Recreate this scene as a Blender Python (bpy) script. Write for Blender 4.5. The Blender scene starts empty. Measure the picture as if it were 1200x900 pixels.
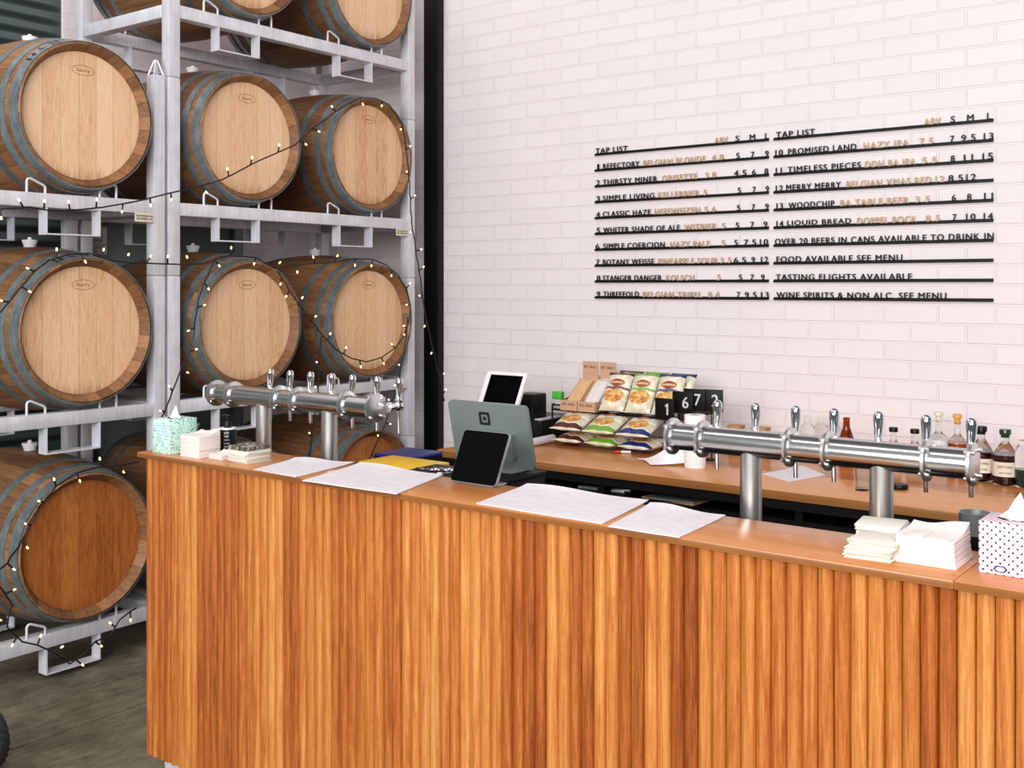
import bpy, bmesh, math, random
from mathutils import Vector, Matrix
C = bpy.context.scene
COL = C.collection
PI = math.pi
random.seed(11)

# ------------------------------------------------------------------ camera, world, light
TH = math.radians(37.2)
SN, CS = math.sin(TH), math.cos(TH)
FPX, VH, CAMZ = 1270.0, 335.0, 1.65
cam_d = bpy.data.cameras.new('camera'); cam = bpy.data.objects.new('camera', cam_d); COL.objects.link(cam)
cam.location = (0, 0, CAMZ); cam.rotation_euler = (PI/2, 0, TH)
cam_d.sensor_width = 36; cam_d.lens = FPX/1200*36; cam_d.shift_y = -(450-VH)/1200
cam_d.clip_start = .05
C.camera = cam
C.view_settings.view_transform = 'Standard'; C.view_settings.look = 'None'
C.view_settings.exposure = 0.05; C.view_settings.gamma = 1.0
C.view_settings.use_curve_mapping = False
w = bpy.data.worlds.new('world'); C.world = w; w.use_nodes = True
w.node_tree.nodes['Background'].inputs[0].default_value = (.70, .95, 1.0, 1)
w.node_tree.nodes['Background'].inputs[1].default_value = 0.13
def area(name, loc, rot, sx, sy, power, col=(1, 1, 1)):
    d = bpy.data.lights.new(name, 'AREA'); d.shape = 'RECTANGLE'; d.size = sx; d.size_y = sy
    d.energy = power; d.color = col
    o = bpy.data.objects.new(name, d); COL.objects.link(o); o.location = loc; o.rotation_euler = rot
    return o
# daylight through the big open door behind the camera, and roof-light strips
area('door_daylight', (0.3, -4.7, 3.2), (math.radians(80), 0, math.radians(16)), 7.6, 2.6, 720, (1, .982, .978))
area('roof_light', (1.2, -1.4, 5.3), (math.radians(30), 0, math.radians(40)), 4.0, 1.0, 165, (1, .985, .98))
area('roof_light', (-1.6, 0.4, 5.4), (0, 0, 0), 5.0, .6, 60, (1, .985, .98))
area('roof_light', (-4.9, 3.0, 5.4), (0, 0, 0), .6, 3.2, 30, (1, .99, .985))

# ------------------------------------------------------------------ picture geometry -> metres
def ray(u): a = (u-600)/FPX; return -SN+CS*a, CS+SN*a
def onY(u, v, y):
    dx, dy = ray(u); t = y/dy
    return Vector((dx*t, y, CAMZ-(v-VH)*t/FPX))
def onX(u, v, x):
    dx, dy = ray(u); t = x/dx
    return Vector((x, dy*t, CAMZ-(v-VH)*t/FPX))
def onZ(u, v, z):
    dx, dy = ray(u); t = (CAMZ-z)*FPX/(v-VH)
    return Vector((dx*t, dy*t, z))
def XY(u, y): return onY(u, VH, y).x

# ------------------------------------------------------------------ material helpers
def lin(c):
    return tuple(((x/255)/12.92 if x/255 <= .04045 else ((x/255+.055)/1.055)**2.4) for x in c)+(1,)
class NT:
    def __init__(s, name):
        s.m = bpy.data.materials.new(name); s.m.use_nodes = True
        s.t = s.m.node_tree; s.b = s.t.nodes['Principled BSDF']
    def n(s, typ, **kw):
        n = s.t.nodes.new(typ)
        for k, v in kw.items(): setattr(n, k, v)
        return n
    def put(s, sock, v):
        if v is None: return
        if isinstance(v, bpy.types.NodeSocket): s.t.links.new(v, sock)
        else: sock.default_value = v
    def math(s, op, a, b=None, c=None):
        n = s.n('ShaderNodeMath', operation=op)
        for i, v in enumerate((a, b, c)): s.put(n.inputs[i], v)
        return n.outputs[0]
    def co(s, which='Object'): return s.n('ShaderNodeTexCoord').outputs[which]
    def sep(s, v):
        n = s.n('ShaderNodeSeparateXYZ'); s.put(n.inputs[0], v); return n.outputs
    def comb(s, x, y, z):
        n = s.n('ShaderNodeCombineXYZ')
        for i, v in enumerate((x, y, z)): s.put(n.inputs[i], v)
        return n.outputs[0]
    def noise(s, vec, scale=5., detail=3., rough=.5, dist=0.):
        n = s.n('ShaderNodeTexNoise'); s.put(n.inputs['Vector'], vec)
        n.inputs['Scale'].default_value = scale; n.inputs['Detail'].default_value = detail
        n.inputs['Roughness'].default_value = rough; n.inputs['Distortion'].default_value = dist
        return n.outputs['Fac']
    def white(s, val):
        n = s.n('ShaderNodeTexWhiteNoise', noise_dimensions='1D'); s.put(n.inputs['W'], val); return n.outputs['Value']
    def ramp(s, fac, stops):
        n = s.n('ShaderNodeValToRGB'); e = n.color_ramp.elements
        while len(e) < len(stops): e.new(.5)
        for el, (p, c) in zip(e, stops): el.position = p; el.color = c if len(c) == 4 else lin(c)
        s.put(n.inputs[0], fac); return n.outputs[0]
    def mix(s, fac, a, b, blend='MIX'):
        n = s.n('ShaderNodeMix', data_type='RGBA', blend_type=blend)
        s.put(n.inputs[0], fac); s.put(n.inputs[6], a); s.put(n.inputs[7], b); return n.outputs[2]
    def sstep(s, v, a, b):
        n = s.n('ShaderNodeMapRange', interpolation_type='SMOOTHSTEP'); s.put(n.inputs[0], v)
        n.inputs[1].default_value = a; n.inputs[2].default_value = b; return n.outputs[0]
    def bump(s, h, strength=.3, dist=.01):
        n = s.n('ShaderNodeBump'); n.inputs['Strength'].default_value = strength
        n.inputs['Distance'].default_value = dist; s.put(n.inputs['Height'], h)
        s.t.links.new(n.outputs[0], s.b.inputs['Normal'])
    def out(s, col=None, rough=None, metal=None, **kw):
        s.put(s.b.inputs['Base Color'], col); s.put(s.b.inputs['Roughness'], rough); s.put(s.b.inputs['Metallic'], metal)
        for k, v in kw.items(): s.put(s.b.inputs[k.replace('_', ' ')], v)
        return s.m
def plain(name, c, rough=.5, metal=0., var=.12, scale=30., **kw):
    t = NT(name); n = t.noise(t.co(), scale, 4)
    f = t.math('MULTIPLY_ADD', n, 2*var, 1-var)
    col = t.mix(1., lin(c), t.comb(f, f, f), 'MULTIPLY')
    return t.out(col, rough, metal, **kw)
def wood(name, stops, axis='Z', across='X', board=None, off=0., rough=.45, grain=60., stretch=.04, bump=.15,
         line=0., stain=None, perobj=False, coat=0., gamt=.55, veins=False, con=1.):
    t = NT(name); co = t.co(); s = dict(zip('XYZ', t.sep(co)))
    idx = None
    base = co
    if perobj:
        r = t.n('ShaderNodeObjectInfo').outputs['Random']
    if board:
        q = t.math('DIVIDE', t.math('ADD', s[across], off), board)
        idx = t.math('FLOOR', q)
        wn = t.white(t.math('ADD', idx, t.math('MULTIPLY', r, 37.) if perobj else .37))
        fr = t.math('FRACT', q)
    v = {}
    for k in 'XYZ':
        o = s[k]
        if board: o = t.math('ADD', o, t.math('MULTIPLY', wn, 3.1))
        v[k] = t.math('MULTIPLY', o, stretch if k == axis else 1.)
    vec = t.comb(v['X'], v['Y'], v['Z'])
    g = t.noise(vec, grain, 5, .6, 1.2); g2 = t.noise(vec, grain*5, 2, .5)
    g3 = t.noise(t.comb(t.math('MULTIPLY', s['X'], 1. if axis != 'X' else .25), t.math('MULTIPLY', s['Y'], 1. if axis != 'Y' else .25), t.math('MULTIPLY', s['Z'], 1. if axis != 'Z' else .25)), grain*2.2, 3, .6, 1.5)
    g = t.math('ADD', t.math('MULTIPLY', g, .62), t.math('ADD', t.math('MULTIPLY', g2, .2), t.math('MULTIPLY', g3, .18)))
    g = t.math('MULTIPLY_ADD', g, con, .5-.5*con)
    f = g
    if board:
        f = t.math('ADD', t.math('MULTIPLY', g, gamt), t.math('MULTIPLY', wn, 1-gamt))
        if perobj: f = t.math('ADD', f, t.math('MULTIPLY_ADD', r, .16, -.08))
    col = t.ramp(f, stops)
    if board and line:
        d = t.math('MINIMUM', fr, t.math('SUBTRACT', 1., fr))
        m = t.sstep(d, 0., line)
        col = t.mix(t.math('MULTIPLY_ADD', m, -.55, .55), col, lin((60, 32, 16)))
    if veins:
        vn = t.noise(t.comb(t.math('MULTIPLY', v['X'], 1.), 0., t.math('MULTIPLY', v['Z'], 2.2)), 34., 2, .5, .4)
        col = t.mix(t.math('MULTIPLY', t.sstep(vn, .745, .78), .8), col, lin((58, 22, 8)))
    if stain: col = stain(t, s, co, col)
    t.bump(g, bump, .003)
    return t.out(col, rough, 0., Coat_Weight=coat, Coat_Roughness=.12)

# ------------------------------------------------------------------ materials
M = {}
def brick_mat(name, ax):
    t = NT(name); s = t.sep(t.co())
    h = s[0] if ax == 'x' else s[1]
    vec = t.comb(t.math('SUBTRACT', h, .03), t.math('SUBTRACT', s[2], .004), 0.)
    nz = t.noise(t.co(), 6., 4)
    b = t.n('ShaderNodeTexBrick', offset=.5, offset_frequency=2)
    t.put(b.inputs['Vector'], vec)
    b.inputs['Color1'].default_value = lin((236, 229, 230)); b.inputs['Color2'].default_value = lin((232, 224, 226))
    b.inputs['Mortar'].default_value = lin((234, 224, 227))
    b.inputs['Scale'].default_value = 1.; b.inputs['Mortar Size'].default_value = .006; b.inputs['Mortar Smooth'].default_value = .2
    b.inputs['Brick Width'].default_value = .24; b.inputs['Row Height'].default_value = .0868
    fine = t.noise(t.co(), 90., 4, .6)
    col = t.mix(t.math('MULTIPLY', nz, .25), b.outputs[0], lin((222, 210, 214)))
    hgt = t.math('ADD', t.math('SUBTRACT', 1., b.outputs['Fac']), t.math('MULTIPLY', fine, .22))
    t.bump(hgt, .7, .006)
    return t.out(col, .55)
M['brick'] = brick_mat('white_painted_brick', 'x'); M['brick_side'] = brick_mat('white_painted_brick_side', 'y')
def concrete():
    t = NT('concrete'); co = t.co(); s = t.sep(co)
    a = t.noise(co, 3.5, 6, .65); v = t.comb(t.math('MULTIPLY', s[0], 3.), s[1], 0.)
    b = t.noise(v, 9., 6, .7, .6); c = t.noise(co, 160., 3)
    f = t.math('ADD', t.math('MULTIPLY', a, .5), t.math('ADD', t.math('MULTIPLY', b, .35), t.math('MULTIPLY', c, .2)))
    col = t.ramp(f, [(.3, (38, 37, 26)), (.46, (84, 79, 62)), (.6, (126, 117, 98)), (.8, (176, 164, 148))])
    t.bump(c, .3, .004)
    return t.out(col, .6)
M['concrete'] = concrete()
M['dirt'] = plain('dark_dirt', (20, 18, 14), .9)
M['ceiling'] = plain('ceiling_sheet', (120, 120, 122), .8)
def galv(name, c, rough=.42, var=.3, metal=.35):
    t = NT(name); co = t.co(); s = t.sep(co)
    n1 = t.noise(co, 9., 4, .6); n2 = t.noise(t.comb(t.math('MULTIPLY', s[0], 40.), t.math('MULTIPLY', s[1], 40.), t.math('MULTIPLY', s[2], 2.)), 2., 3)
    f = t.math('ADD', t.math('MULTIPLY', n1, .6), t.math('MULTIPLY', n2, .4))
    c0 = tuple(x*(1-var) for x in c)
    col = t.ramp(f, [(.3, c0), (.65, c)])
    return t.out(col, rough, metal)
M['galv'] = galv('galvanised_steel', (236, 236, 243), .42, .16, .2)
M['hoop'] = galv('hoop_steel', (164, 178, 182), .36, .4, .65)
M['grey_paint'] = plain('grey_door_paint', (128, 138, 138), .5, 0., .08, 8)
def slat():
    t = NT('roller_door'); s = t.sep(t.co())
    wv = t.math('SINE', t.math('MULTIPLY', s[2], 2*PI/.075))
    t.bump(wv, .8, .02)
    return t.out(lin((70, 84, 84)), .5, .2)
M['slat'] = slat()
M['black'] = plain('black_paint', (8, 8, 9), .5, Specular_IOR_Level=.25)
M['void'] = plain('black_laminate', (7, 7, 8), .6, Specular_IOR_Level=.2)
M['blackplastic'] = plain('black_plastic', (12, 12, 13), .4, 0, .2, 12, Specular_IOR_Level=.3)
M['screen'] = plain('black_glass', (3, 3, 4), .25, 0, .1, 5, Specular_IOR_Level=.06)
M['chrome'] = plain('chrome', (225, 226, 230), .08, 1., .04)
M['steel'] = plain('brushed_steel', (202, 202, 201), .22, 1., .05, 14)
M['steelpost'] = plain('polished_post', (205, 205, 203), .3, .92, .06, 20)
def turned():
    t = NT('turned_steel'); n = t.noise(t.co(), 60., 2)
    tg_ = t.n('ShaderNodeTangent', direction_type='RADIAL', axis='X')
    t.t.links.new(tg_.outputs[0], t.b.inputs['Tangent'])
    return t.out(lin((214, 214, 214)), t.math('MULTIPLY_ADD', n, .06, .28), 1., Anisotropic=.5)
M['spun'] = turned()
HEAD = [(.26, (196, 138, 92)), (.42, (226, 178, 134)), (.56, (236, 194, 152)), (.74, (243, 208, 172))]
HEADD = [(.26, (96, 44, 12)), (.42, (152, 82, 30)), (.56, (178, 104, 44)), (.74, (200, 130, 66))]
def head_stain(t, s, co, col):
    r = t.math('SQRT', t.math('ADD', t.math('POWER', s['Y'], 2.), t.math('POWER', s['Z'], 2.)))
    drip = t.noise(t.comb(t.math('MULTIPLY', s['Y'], 45.), 0., t.math('MULTIPLY', s['Z'], 9.)), 1., 3)
    low = t.sstep(t.math('ADD', t.math('MULTIPLY', s['Z'], -1.), t.math('MULTIPLY', drip, .14)), .28, .36)
    rim = t.sstep(r, .262, .288)
    m = t.math('MAXIMUM', t.math('MULTIPLY', low, .55), t.math('MULTIPLY', rim, .3))
    return t.mix(m, col, lin((120, 66, 30)))
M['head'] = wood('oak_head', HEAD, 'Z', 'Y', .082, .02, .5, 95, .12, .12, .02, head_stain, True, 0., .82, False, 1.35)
M['headdark'] = wood('aged_shaded_oak_head', HEADD, 'Z', 'Y', .082, .02, .5, 95, .1, .12, .02, head_stain, True, 0., .82, False, 1.35)  # darker aged oak, with some shade of the lowest shelf put into its colour
def stave_mat():
    t = NT('oak_staves'); co = t.co(); s = t.sep(co)
    ang = t.math('MULTIPLY', t.math('ARCTAN2', s[1], s[2]), 30/(2*PI)); idx = t.math('FLOOR', ang); fr = t.math('FRACT', ang)
    r = t.n('ShaderNodeObjectInfo').outputs['Random']
    wn = t.white(t.math('ADD', idx, t.math('MULTIPLY', r, 17.)))
    g = t.noise(t.comb(t.math('MULTIPLY', s[0], 3.), t.math('MULTIPLY', s[1], 40.), t.math('MULTIPLY', s[2], 40.)), 2., 5, .6, .8)
    f = t.math('ADD', t.math('MULTIPLY', g, .72), t.math('MULTIPLY', wn, .28))
    col = t.ramp(f, [(.25, (88, 58, 34)), (.5, (132, 90, 56)), (.75, (166, 122, 82))])
    d = t.math('MINIMUM', fr, t.math('SUBTRACT', 1., fr))
    col = t.mix(t.math('MULTIPLY_ADD', t.sstep(d, 0., .05), -.6, .6), col, lin((48, 28, 16)))
    t.bump(g, .15, .003)
    return t.out(col, .55)
M['stave'] = stave_mat()
SLW = .0338
M['batten'] = wood('spotted_gum_battens', [(.2, (112, 48, 12)), (.42, (168, 90, 34)), (.6, (196, 124, 58)), (.84, (220, 162, 94))],
                   'Z', 'X', SLW*2, 5*SLW*2, .34, 75, .04, .2, 0., None, False, .2, .66, True, 1.9)
M['top'] = wood('varnished_bar_top', [(.2, (136, 68, 24)), (.45, (176, 98, 40)), (.65, (196, 122, 58)), (.85, (210, 144, 80))],
                'X', 'Y', .095, 0, .3, 60, .03, .05, .012, None, False, .12, .6, False, 1.3)
M['bench'] = wood('varnished_bench_top', [(.2, (158, 88, 38)), (.45, (194, 118, 58)), (.65, (212, 142, 78)), (.85, (222, 162, 100))],
                  'X', 'Y', .13, 0, .28, 50, .03, .05, .01, None, False, .15, .65, False, 1.3)
M['timber'] = wood('raw_timber', [(.2, (150, 100, 50)), (.8, (206, 160, 104))], 'X', 'Y', None, 0, .6)
M['paper'] = plain('white_paper', (230, 225, 228), .7, 0, .02)
def menu():
    t = NT('printed_menu'); s = t.sep(t.co('Generated'))
    nrow = t.math('FLOOR', t.math('MULTIPLY', s[1], 22.))
    word = t.noise(t.comb(t.math('MULTIPLY', s[0], 9.), t.math('MULTIPLY', nrow, 3.7), 0.), 1., 3)
    row = t.math('ABSOLUTE', t.math('SUBTRACT', t.math('FRACT', t.math('MULTIPLY', s[1], 22.)), .5))
    m = t.math('MULTIPLY', t.sstep(row, .4, .12), t.sstep(word, .42, .6))
    m = t.math('MULTIPLY', m, t.math('LESS_THAN', t.math('ABSOLUTE', t.math('SUBTRACT', s[1], .5)), .42))
    m = t.math('MULTIPLY', m, t.math('LESS_THAN', t.math('ABSOLUTE', t.math('SUBTRACT', s[0], .5)), .44))
    return t.out(t.mix(t.math('MULTIPLY', m, .3), lin((228, 222, 227)), lin((168, 150, 166))), .6)
M['menu'] = menu()
def layered(name, c, c2, n):
    t = NT(name); s = t.sep(t.co()); q = t.math('MULTIPLY', s[2], n)
    q = t.math('ADD', q, t.math('MULTIPLY', t.noise(t.co(), 25., 2), .5))
    f = t.math('FRACT', q)
    col = t.mix(t.math('MULTIPLY', t.math('GREATER_THAN', f, .78), .22), lin(c), lin(c2))
    t.bump(f, .15, .001)
    return t.out(col, .8)
M['napkin'] = layered('napkin_paper', (232, 222, 218), (196, 180, 172), 260.)
M['coaster'] = plain('coaster_board', (224, 217, 206), .8, 0, .06, 60)
M['coasterprint'] = NT('printed_coaster'); _t = M['coasterprint']
_n = _t.noise(_t.co(), 70., 3); M['coasterprint'] = _t.out(_t.ramp(_n, [(.42, (52, 54, 48)), (.55, (120, 118, 106)), (.6, (176, 170, 154))]), .7)
def tealbox():
    t = NT('mint_swirl_card'); co = t.co(); s = t.sep(co)
    v = t.comb(t.math('ADD', s[0], t.math('MULTIPLY', s[1], 1.03)), s[2], 0.)
    vo = t.n('ShaderNodeTexVoronoi', voronoi_dimensions='2D'); t.put(vo.inputs['Vector'], v); vo.inputs['Scale'].default_value = 26.
    rg = t.math('FRACT', t.math('MULTIPLY', vo.outputs['Distance'], 4.2))
    band = t.math('MULTIPLY', t.math('GREATER_THAN', rg, .32), t.math('LESS_THAN', rg, .66))
    seg = t.math('GREATER_THAN', t.noise(v, 42., 2), .47)
    m = t.math('MULTIPLY', band, seg)
    shade = t.math('GREATER_THAN', t.noise(v, 18., 1), .5)
    ink = t.mix(shade, lin((92, 180, 168)), lin((136, 172, 176)))
    return t.out(t.mix(m, lin((206, 240, 226)), ink), .45)
M['mint'] = tealbox()
def dotbox():
    t = NT('pink_dotted_card'); s = t.sep(t.co())
    a = t.math('DIVIDE', t.math('ADD', s[0], s[1]), .0152); b = t.math('DIVIDE', s[2], .0152)
    def dist(o):
        fa = t.math('SUBTRACT', t.math('FRACT', t.math('ADD', a, o)), .5); fb = t.math('SUBTRACT', t.math('FRACT', t.math('ADD', b, o)), .5)
        return t.math('SQRT', t.math('ADD', t.math('MULTIPLY', fa, fa), t.math('MULTIPLY', fb, fb)))
    d = t.math('MINIMUM', dist(10.), dist(10.5))
    return t.out(t.mix(t.math('LESS_THAN', d, .135), lin((240, 208, 222)), lin((44, 22, 40))), .45)
M['dots'] = dotbox()
M['tissue'] = plain('tissue_paper', (250, 246, 246), .9, 0, .02)
M['darkmetal'] = plain('dark_anodised', (124, 135, 131), .4, .35, .04, 6)
M['silver'] = plain('silver_aluminium', (178, 184, 186), .3, .8, .05)
M['white'] = plain('white_plastic', (240, 238, 240), .35, 0, .02)
M['grey'] = plain('pale_grey_plastic', (186, 186, 188), .5, 0, .05)
M['yellow'] = plain('yellow_plastic', (240, 190, 20), .4, 0, .04)
M['blue'] = plain('navy_plastic', (22, 36, 110), .4, 0, .06)
M['card'] = plain('brown_cardboard', (198, 156, 128), .8, 0, .06, 40)
M['nut'] = plain('kraft_snack_packet', (214, 172, 126), .55, 0, .12, 60)
M['oat'] = plain('white_snack_packet', (226, 218, 216), .5, 0, .12, 60)
M['green'] = plain('green_plastic', (70, 176, 62), .4, 0, .06)
M['red'] = plain('red_plastic', (196, 48, 30), .4, 0, .06)
M['brown'] = plain('brown_leather', (110, 70, 44), .6, 0, .1)
M['ink'] = plain('black_ink', (16, 15, 17), .5)
M['letterblack'] = plain('black_acrylic', (8, 8, 9), .45, Specular_IOR_Level=.25)
M['lettergold'] = plain('gold_acrylic', (196, 164, 128), .4, .1, .05)
M['redink'] = plain('red_ink', (150, 30, 40), .5)
M['goldink'] = plain('tan_ink', (150, 100, 60), .5)
M['digit'] = plain('white_print', (205, 205, 210), .5, 0, .04)
M['rubber'] = plain('tyre_rubber', (30, 34, 36), .75, 0, .3, 60)
M['cable'] = plain('black_cable', (12, 12, 13), .5)
def emis(name, c, st):
    t = NT(name); n = t.noise(t.co(), 20., 1)
    return t.out(lin(c), .4, 0., Emission_Color=lin(c), Emission_Strength=t.math('MULTIPLY_ADD', n, .4*st, .8*st))
M['bulb'] = emis('warm_led', (255, 206, 120), 6.)
def glass(name, c, rough=.02, ior=1.35):
    t = NT(name); n = t.noise(t.co(), 12., 2)
    return t.out(t.mix(t.math('MULTIPLY', n, .1), lin(c), lin(tuple(x*.92 for x in c))), rough, 0., Transmission_Weight=1., IOR=ior)
M['clear'] = glass('clear_glass', (246, 250, 248), .02, 1.2)
M['amberglass'] = glass('amber_glass', (150, 60, 20), .03)
M['whisky'] = plain('amber_spirit', (168, 66, 22), .12, 0, .08, 20)
M['darkspirit'] = plain('dark_spirit', (50, 14, 12), .1, 0, .08, 20)
M['label'] = plain('cream_label', (228, 216, 196), .7, 0, .04)
M['cork'] = plain('orange_cork', (226, 164, 70), .6, 0, .1)
M['olive'] = plain('olive_glaze', (40, 60, 40), .15, 0, .08)
def bagmat(name, band, oval, foot=True):
    t = NT(name); s = t.sep(t.co())
    n = t.noise(t.co(), 28., 3)
    base = t.ramp(n, [(.35, (214, 204, 176)), (.7, (246, 240, 222))])
    e = t.math('ADD', t.math('POWER', t.math('DIVIDE', s[0], .055), 2.), t.math('POWER', t.math('DIVIDE', t.math('SUBTRACT', s[1], .075), .038), 2.))
    pic = t.ramp(t.noise(t.co(), 45., 4), [(.38, (176, 92, 40)), (.52, (224, 164, 84)), (.66, (242, 212, 140))])
    col = t.mix(t.sstep(e, 1.1, .85), base, pic)
    o = t.math('ADD', t.math('POWER', t.math('DIVIDE', s[0], .04), 2.), t.math('POWER', t.math('DIVIDE', t.math('SUBTRACT', s[1], .148), .02), 2.))
    col = t.mix(t.sstep(o, 1.05, .95), col, lin(oval))
    lt = t.math('MULTIPLY', t.math('LESS_THAN', t.math('ABSOLUTE', t.math('SUBTRACT', s[1], .148)), .006),
                t.math('GREATER_THAN', t.noise(t.comb(t.math('MULTIPLY', s[0], 210.), 0., 0.), 1., 0.), .47))
    lt = t.math('MULTIPLY', lt, t.math('LESS_THAN', o, .8))
    col = t.mix(lt, col, lin((240, 214, 170)))
    wy = t.math('ADD', s[1], t.math('MULTIPLY_ADD', t.noise(t.co(), 16., 2), .03, -.015))
    bd = t.math('GREATER_THAN', wy, .196)
    if foot: bd = t.math('MAXIMUM', bd, t.math('MULTIPLY', t.math('LESS_THAN', wy, .034), t.math('GREATER_THAN', s[1], .007)))
    else: col = t.mix(t.math('MULTIPLY', t.math('LESS_THAN', t.math('ABSOLUTE', t.math('SUBTRACT', wy, .118)), .007), .85), col, lin(band))
    col = t.mix(bd, col, lin(band))
    t.bump(t.noise(t.co(), 18., 3, .6, 1.), .8, .02)
    return t.out(col, .32)
M['bagbrown'] = bagmat('brown_banded_packet', (84, 26, 20), (152, 66, 34))
M['baggreen'] = bagmat('green_banded_packet', (112, 166, 44), (160, 82, 44))
M['bagblue'] = bagmat('blue_banded_packet', (24, 40, 112), (158, 66, 34))
M['bagbrownup'] = bagmat('brown_topped_packet', (84, 26, 20), (152, 66, 34), False)
M['baggreenup'] = bagmat('green_topped_packet', (116, 170, 48), (160, 82, 44), False)
M['bagblueup'] = bagmat('blue_topped_packet', (24, 40, 112), (158, 66, 34), False)

# ------------------------------------------------------------------ mesh helpers
class G:
    def __init__(s): s.b = bmesh.new()
    def add(s, verts, faces, mat=None):
        vs = [s.b.verts.new((mat @ Vector(v)) if mat else v) for v in verts]
        for f in faces:
            try: s.b.faces.new([vs[i] for i in f])
            except ValueError: pass
        return s
    def box(s, x0, x1, y0, y1, z0, z1, bev=0., mat=None):
        tmp = bmesh.new()
        vs = [tmp.verts.new(p) for p in ((x0,y0,z0),(x1,y0,z0),(x1,y1,z0),(x0,y1,z0),(x0,y0,z1),(x1,y0,z1),(x1,y1,z1),(x0,y1,z1))]
        for f in ((3,2,1,0),(4,5,6,7),(0,1,5,4),(1,2,6,5),(2,3,7,6),(3,0,4,7)): tmp.faces.new([vs[i] for i in f])
        if bev: bmesh.ops.bevel(tmp, geom=list(tmp.edges), offset=bev, segments=2, profile=.5, affect='EDGES')
        return s.merge(tmp, mat)
    def merge(s, tmp, mat=None):
        tmp.verts.index_update()
        vs = [s.b.verts.new((mat @ v.co) if mat else v.co) for v in tmp.verts]
        for f in tmp.faces: s.b.faces.new([vs[v.index] for v in f.verts])
        tmp.free(); return s
    def lathe(s, prof, n=32, mat=None, cap=True):
        """profile [(r, z)...] turned about Z"""
        rows = []
        for r, z in prof:
            rows.append([(r*math.cos(2*PI*k/n), r*math.sin(2*PI*k/n), z) for k in range(n)])
        verts = [p for row in rows for p in row]; faces = []
        for i in range(len(prof)-1):
            for k in range(n):
                faces.append((i*n+k, i*n+(k+1) % n, (i+1)*n+(k+1) % n, (i+1)*n+k))
        if cap:
            faces.append(tuple(range(n-1, -1, -1))); faces.append(tuple((len(prof)-1)*n+k for k in range(n)))
        return s.add(verts, faces, mat)
    def cyl(s, p0, p1, r0, r1=None, n=24):
        p0, p1 = Vector(p0), Vector(p1); d = p1-p0
        m = Matrix.Translation(p0) @ d.to_track_quat('Z', 'Y').to_matrix().to_4x4()
        return s.lathe([(r0, 0), (r0 if r1 is None else r1, d.length)], n, m)
    def tube(s, pts, r, n=8, closed=False):
        pts = [Vector(p) for p in pts]; N = len(pts); rows = []; up = None
        for i, p in enumerate(pts):
            a = pts[(i-1) % N] if (closed or i > 0) else p
            b = pts[(i+1) % N] if (closed or i < N-1) else p
            t = (b-a)
            t = t.normalized() if t.length > 1e-9 else Vector((0, 0, 1))
            if up is None: up = t.orthogonal().normalized()
            up = (up - t*up.dot(t))
            up = up.normalized() if up.length > 1e-6 else t.orthogonal().normalized()
            w_ = t.cross(up)
            rows.append([p+up*r*math.cos(2*PI*k/n)+w_*r*math.sin(2*PI*k/n) for k in range(n)])
        verts = [q for row in rows for q in row]; faces = []
        for i in range(N if closed else N-1):
            j = (i+1) % N
            for k in range(n): faces.append((i*n+k, i*n+(k+1) % n, j*n+(k+1) % n, j*n+k))
        if not closed: faces += [tuple(range(n-1, -1, -1)), tuple((N-1)*n+k for k in range(n))]
        return s.add(verts, faces)
    def prism(s, pts, z0, z1, mat=None):
        n = len(pts); v = [(x, y, z0) for x, y in pts]+[(x, y, z1) for x, y in pts]
        f = [tuple(range(n-1, -1, -1)), tuple(range(n, 2*n))]+[(k, (k+1) % n, n+(k+1) % n, n+k) for k in range(n)]
        return s.add(v, f, mat)
    def ball(s, c, r, n=10):
        pr = [(max(r*math.sin(PI*k/n), 1e-4), -r*math.cos(PI*k/n)) for k in range(n+1)]
        return s.lathe(pr, n+2, Matrix.Translation(c))
    def done(s, name, mat, parent=None, smooth=40, loc=None, rot=None):
        bmesh.ops.recalc_face_normals(s.b, faces=s.b.faces)
        me = bpy.data.meshes.new(name); s.b.to_mesh(me); s.b.free()
        return link(name, me, mat, parent, smooth, loc, rot)
def link(name, me, mat, parent=None, smooth=40, loc=None, rot=None):
    me.materials.clear()
    me.materials.append(mat if not isinstance(mat, str) else M[mat])
    if smooth:
        me.polygons.foreach_set('use_smooth', [True]*len(me.polygons)); me.set_sharp_from_angle(angle=math.radians(smooth))
    o = bpy.data.objects.new(name, me); COL.objects.link(o)
    if parent: o.parent = parent
    if loc: o.location = loc
    if rot: o.rotation_euler = rot
    return o
def tag(o, label, cat, group=None):
    o['label'] = label; o['category'] = cat
    if group: o['group'] = group
    return o
def thing(name, label, cat, loc=(0, 0, 0), rz=0., group=None):
    o = bpy.data.objects.new(name, None); COL.objects.link(o); o.empty_display_size = .1
    o.location = loc; o.rotation_euler = (0, 0, rz)
    return tag(o, label, cat, group)
def struct(o): o['kind'] = 'structure'; return o
def dup(root, loc, label, rz=None, group=None):
    def cp(o, par):
        c = o.copy(); COL.objects.link(c)
        if par: c.parent = par
        for ch in list(o.children): cp(ch, c)
        return c
    r = cp(root, None); r.location = loc
    if rz is not None: r.rotation_euler = (0, 0, rz)
    r['label'] = label
    if group: r['group'] = group
    return r
bpy.context.view_layer.update()
def text_mesh(txt, depth, off=0., sp=1.):
    cu = bpy.data.curves.new('txt', 'FONT'); cu.body = txt; cu.extrude = depth/2; cu.resolution_u = 3; cu.size = 1.; cu.offset = off; cu.space_character = sp
    o = bpy.data.objects.new('txt', cu); COL.objects.link(o)
    dg = bpy.context.evaluated_depsgraph_get()
    me = bpy.data.meshes.new_from_object(o.evaluated_get(dg))
    bpy.data.objects.remove(o); bpy.data.curves.remove(cu)
    return me
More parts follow.
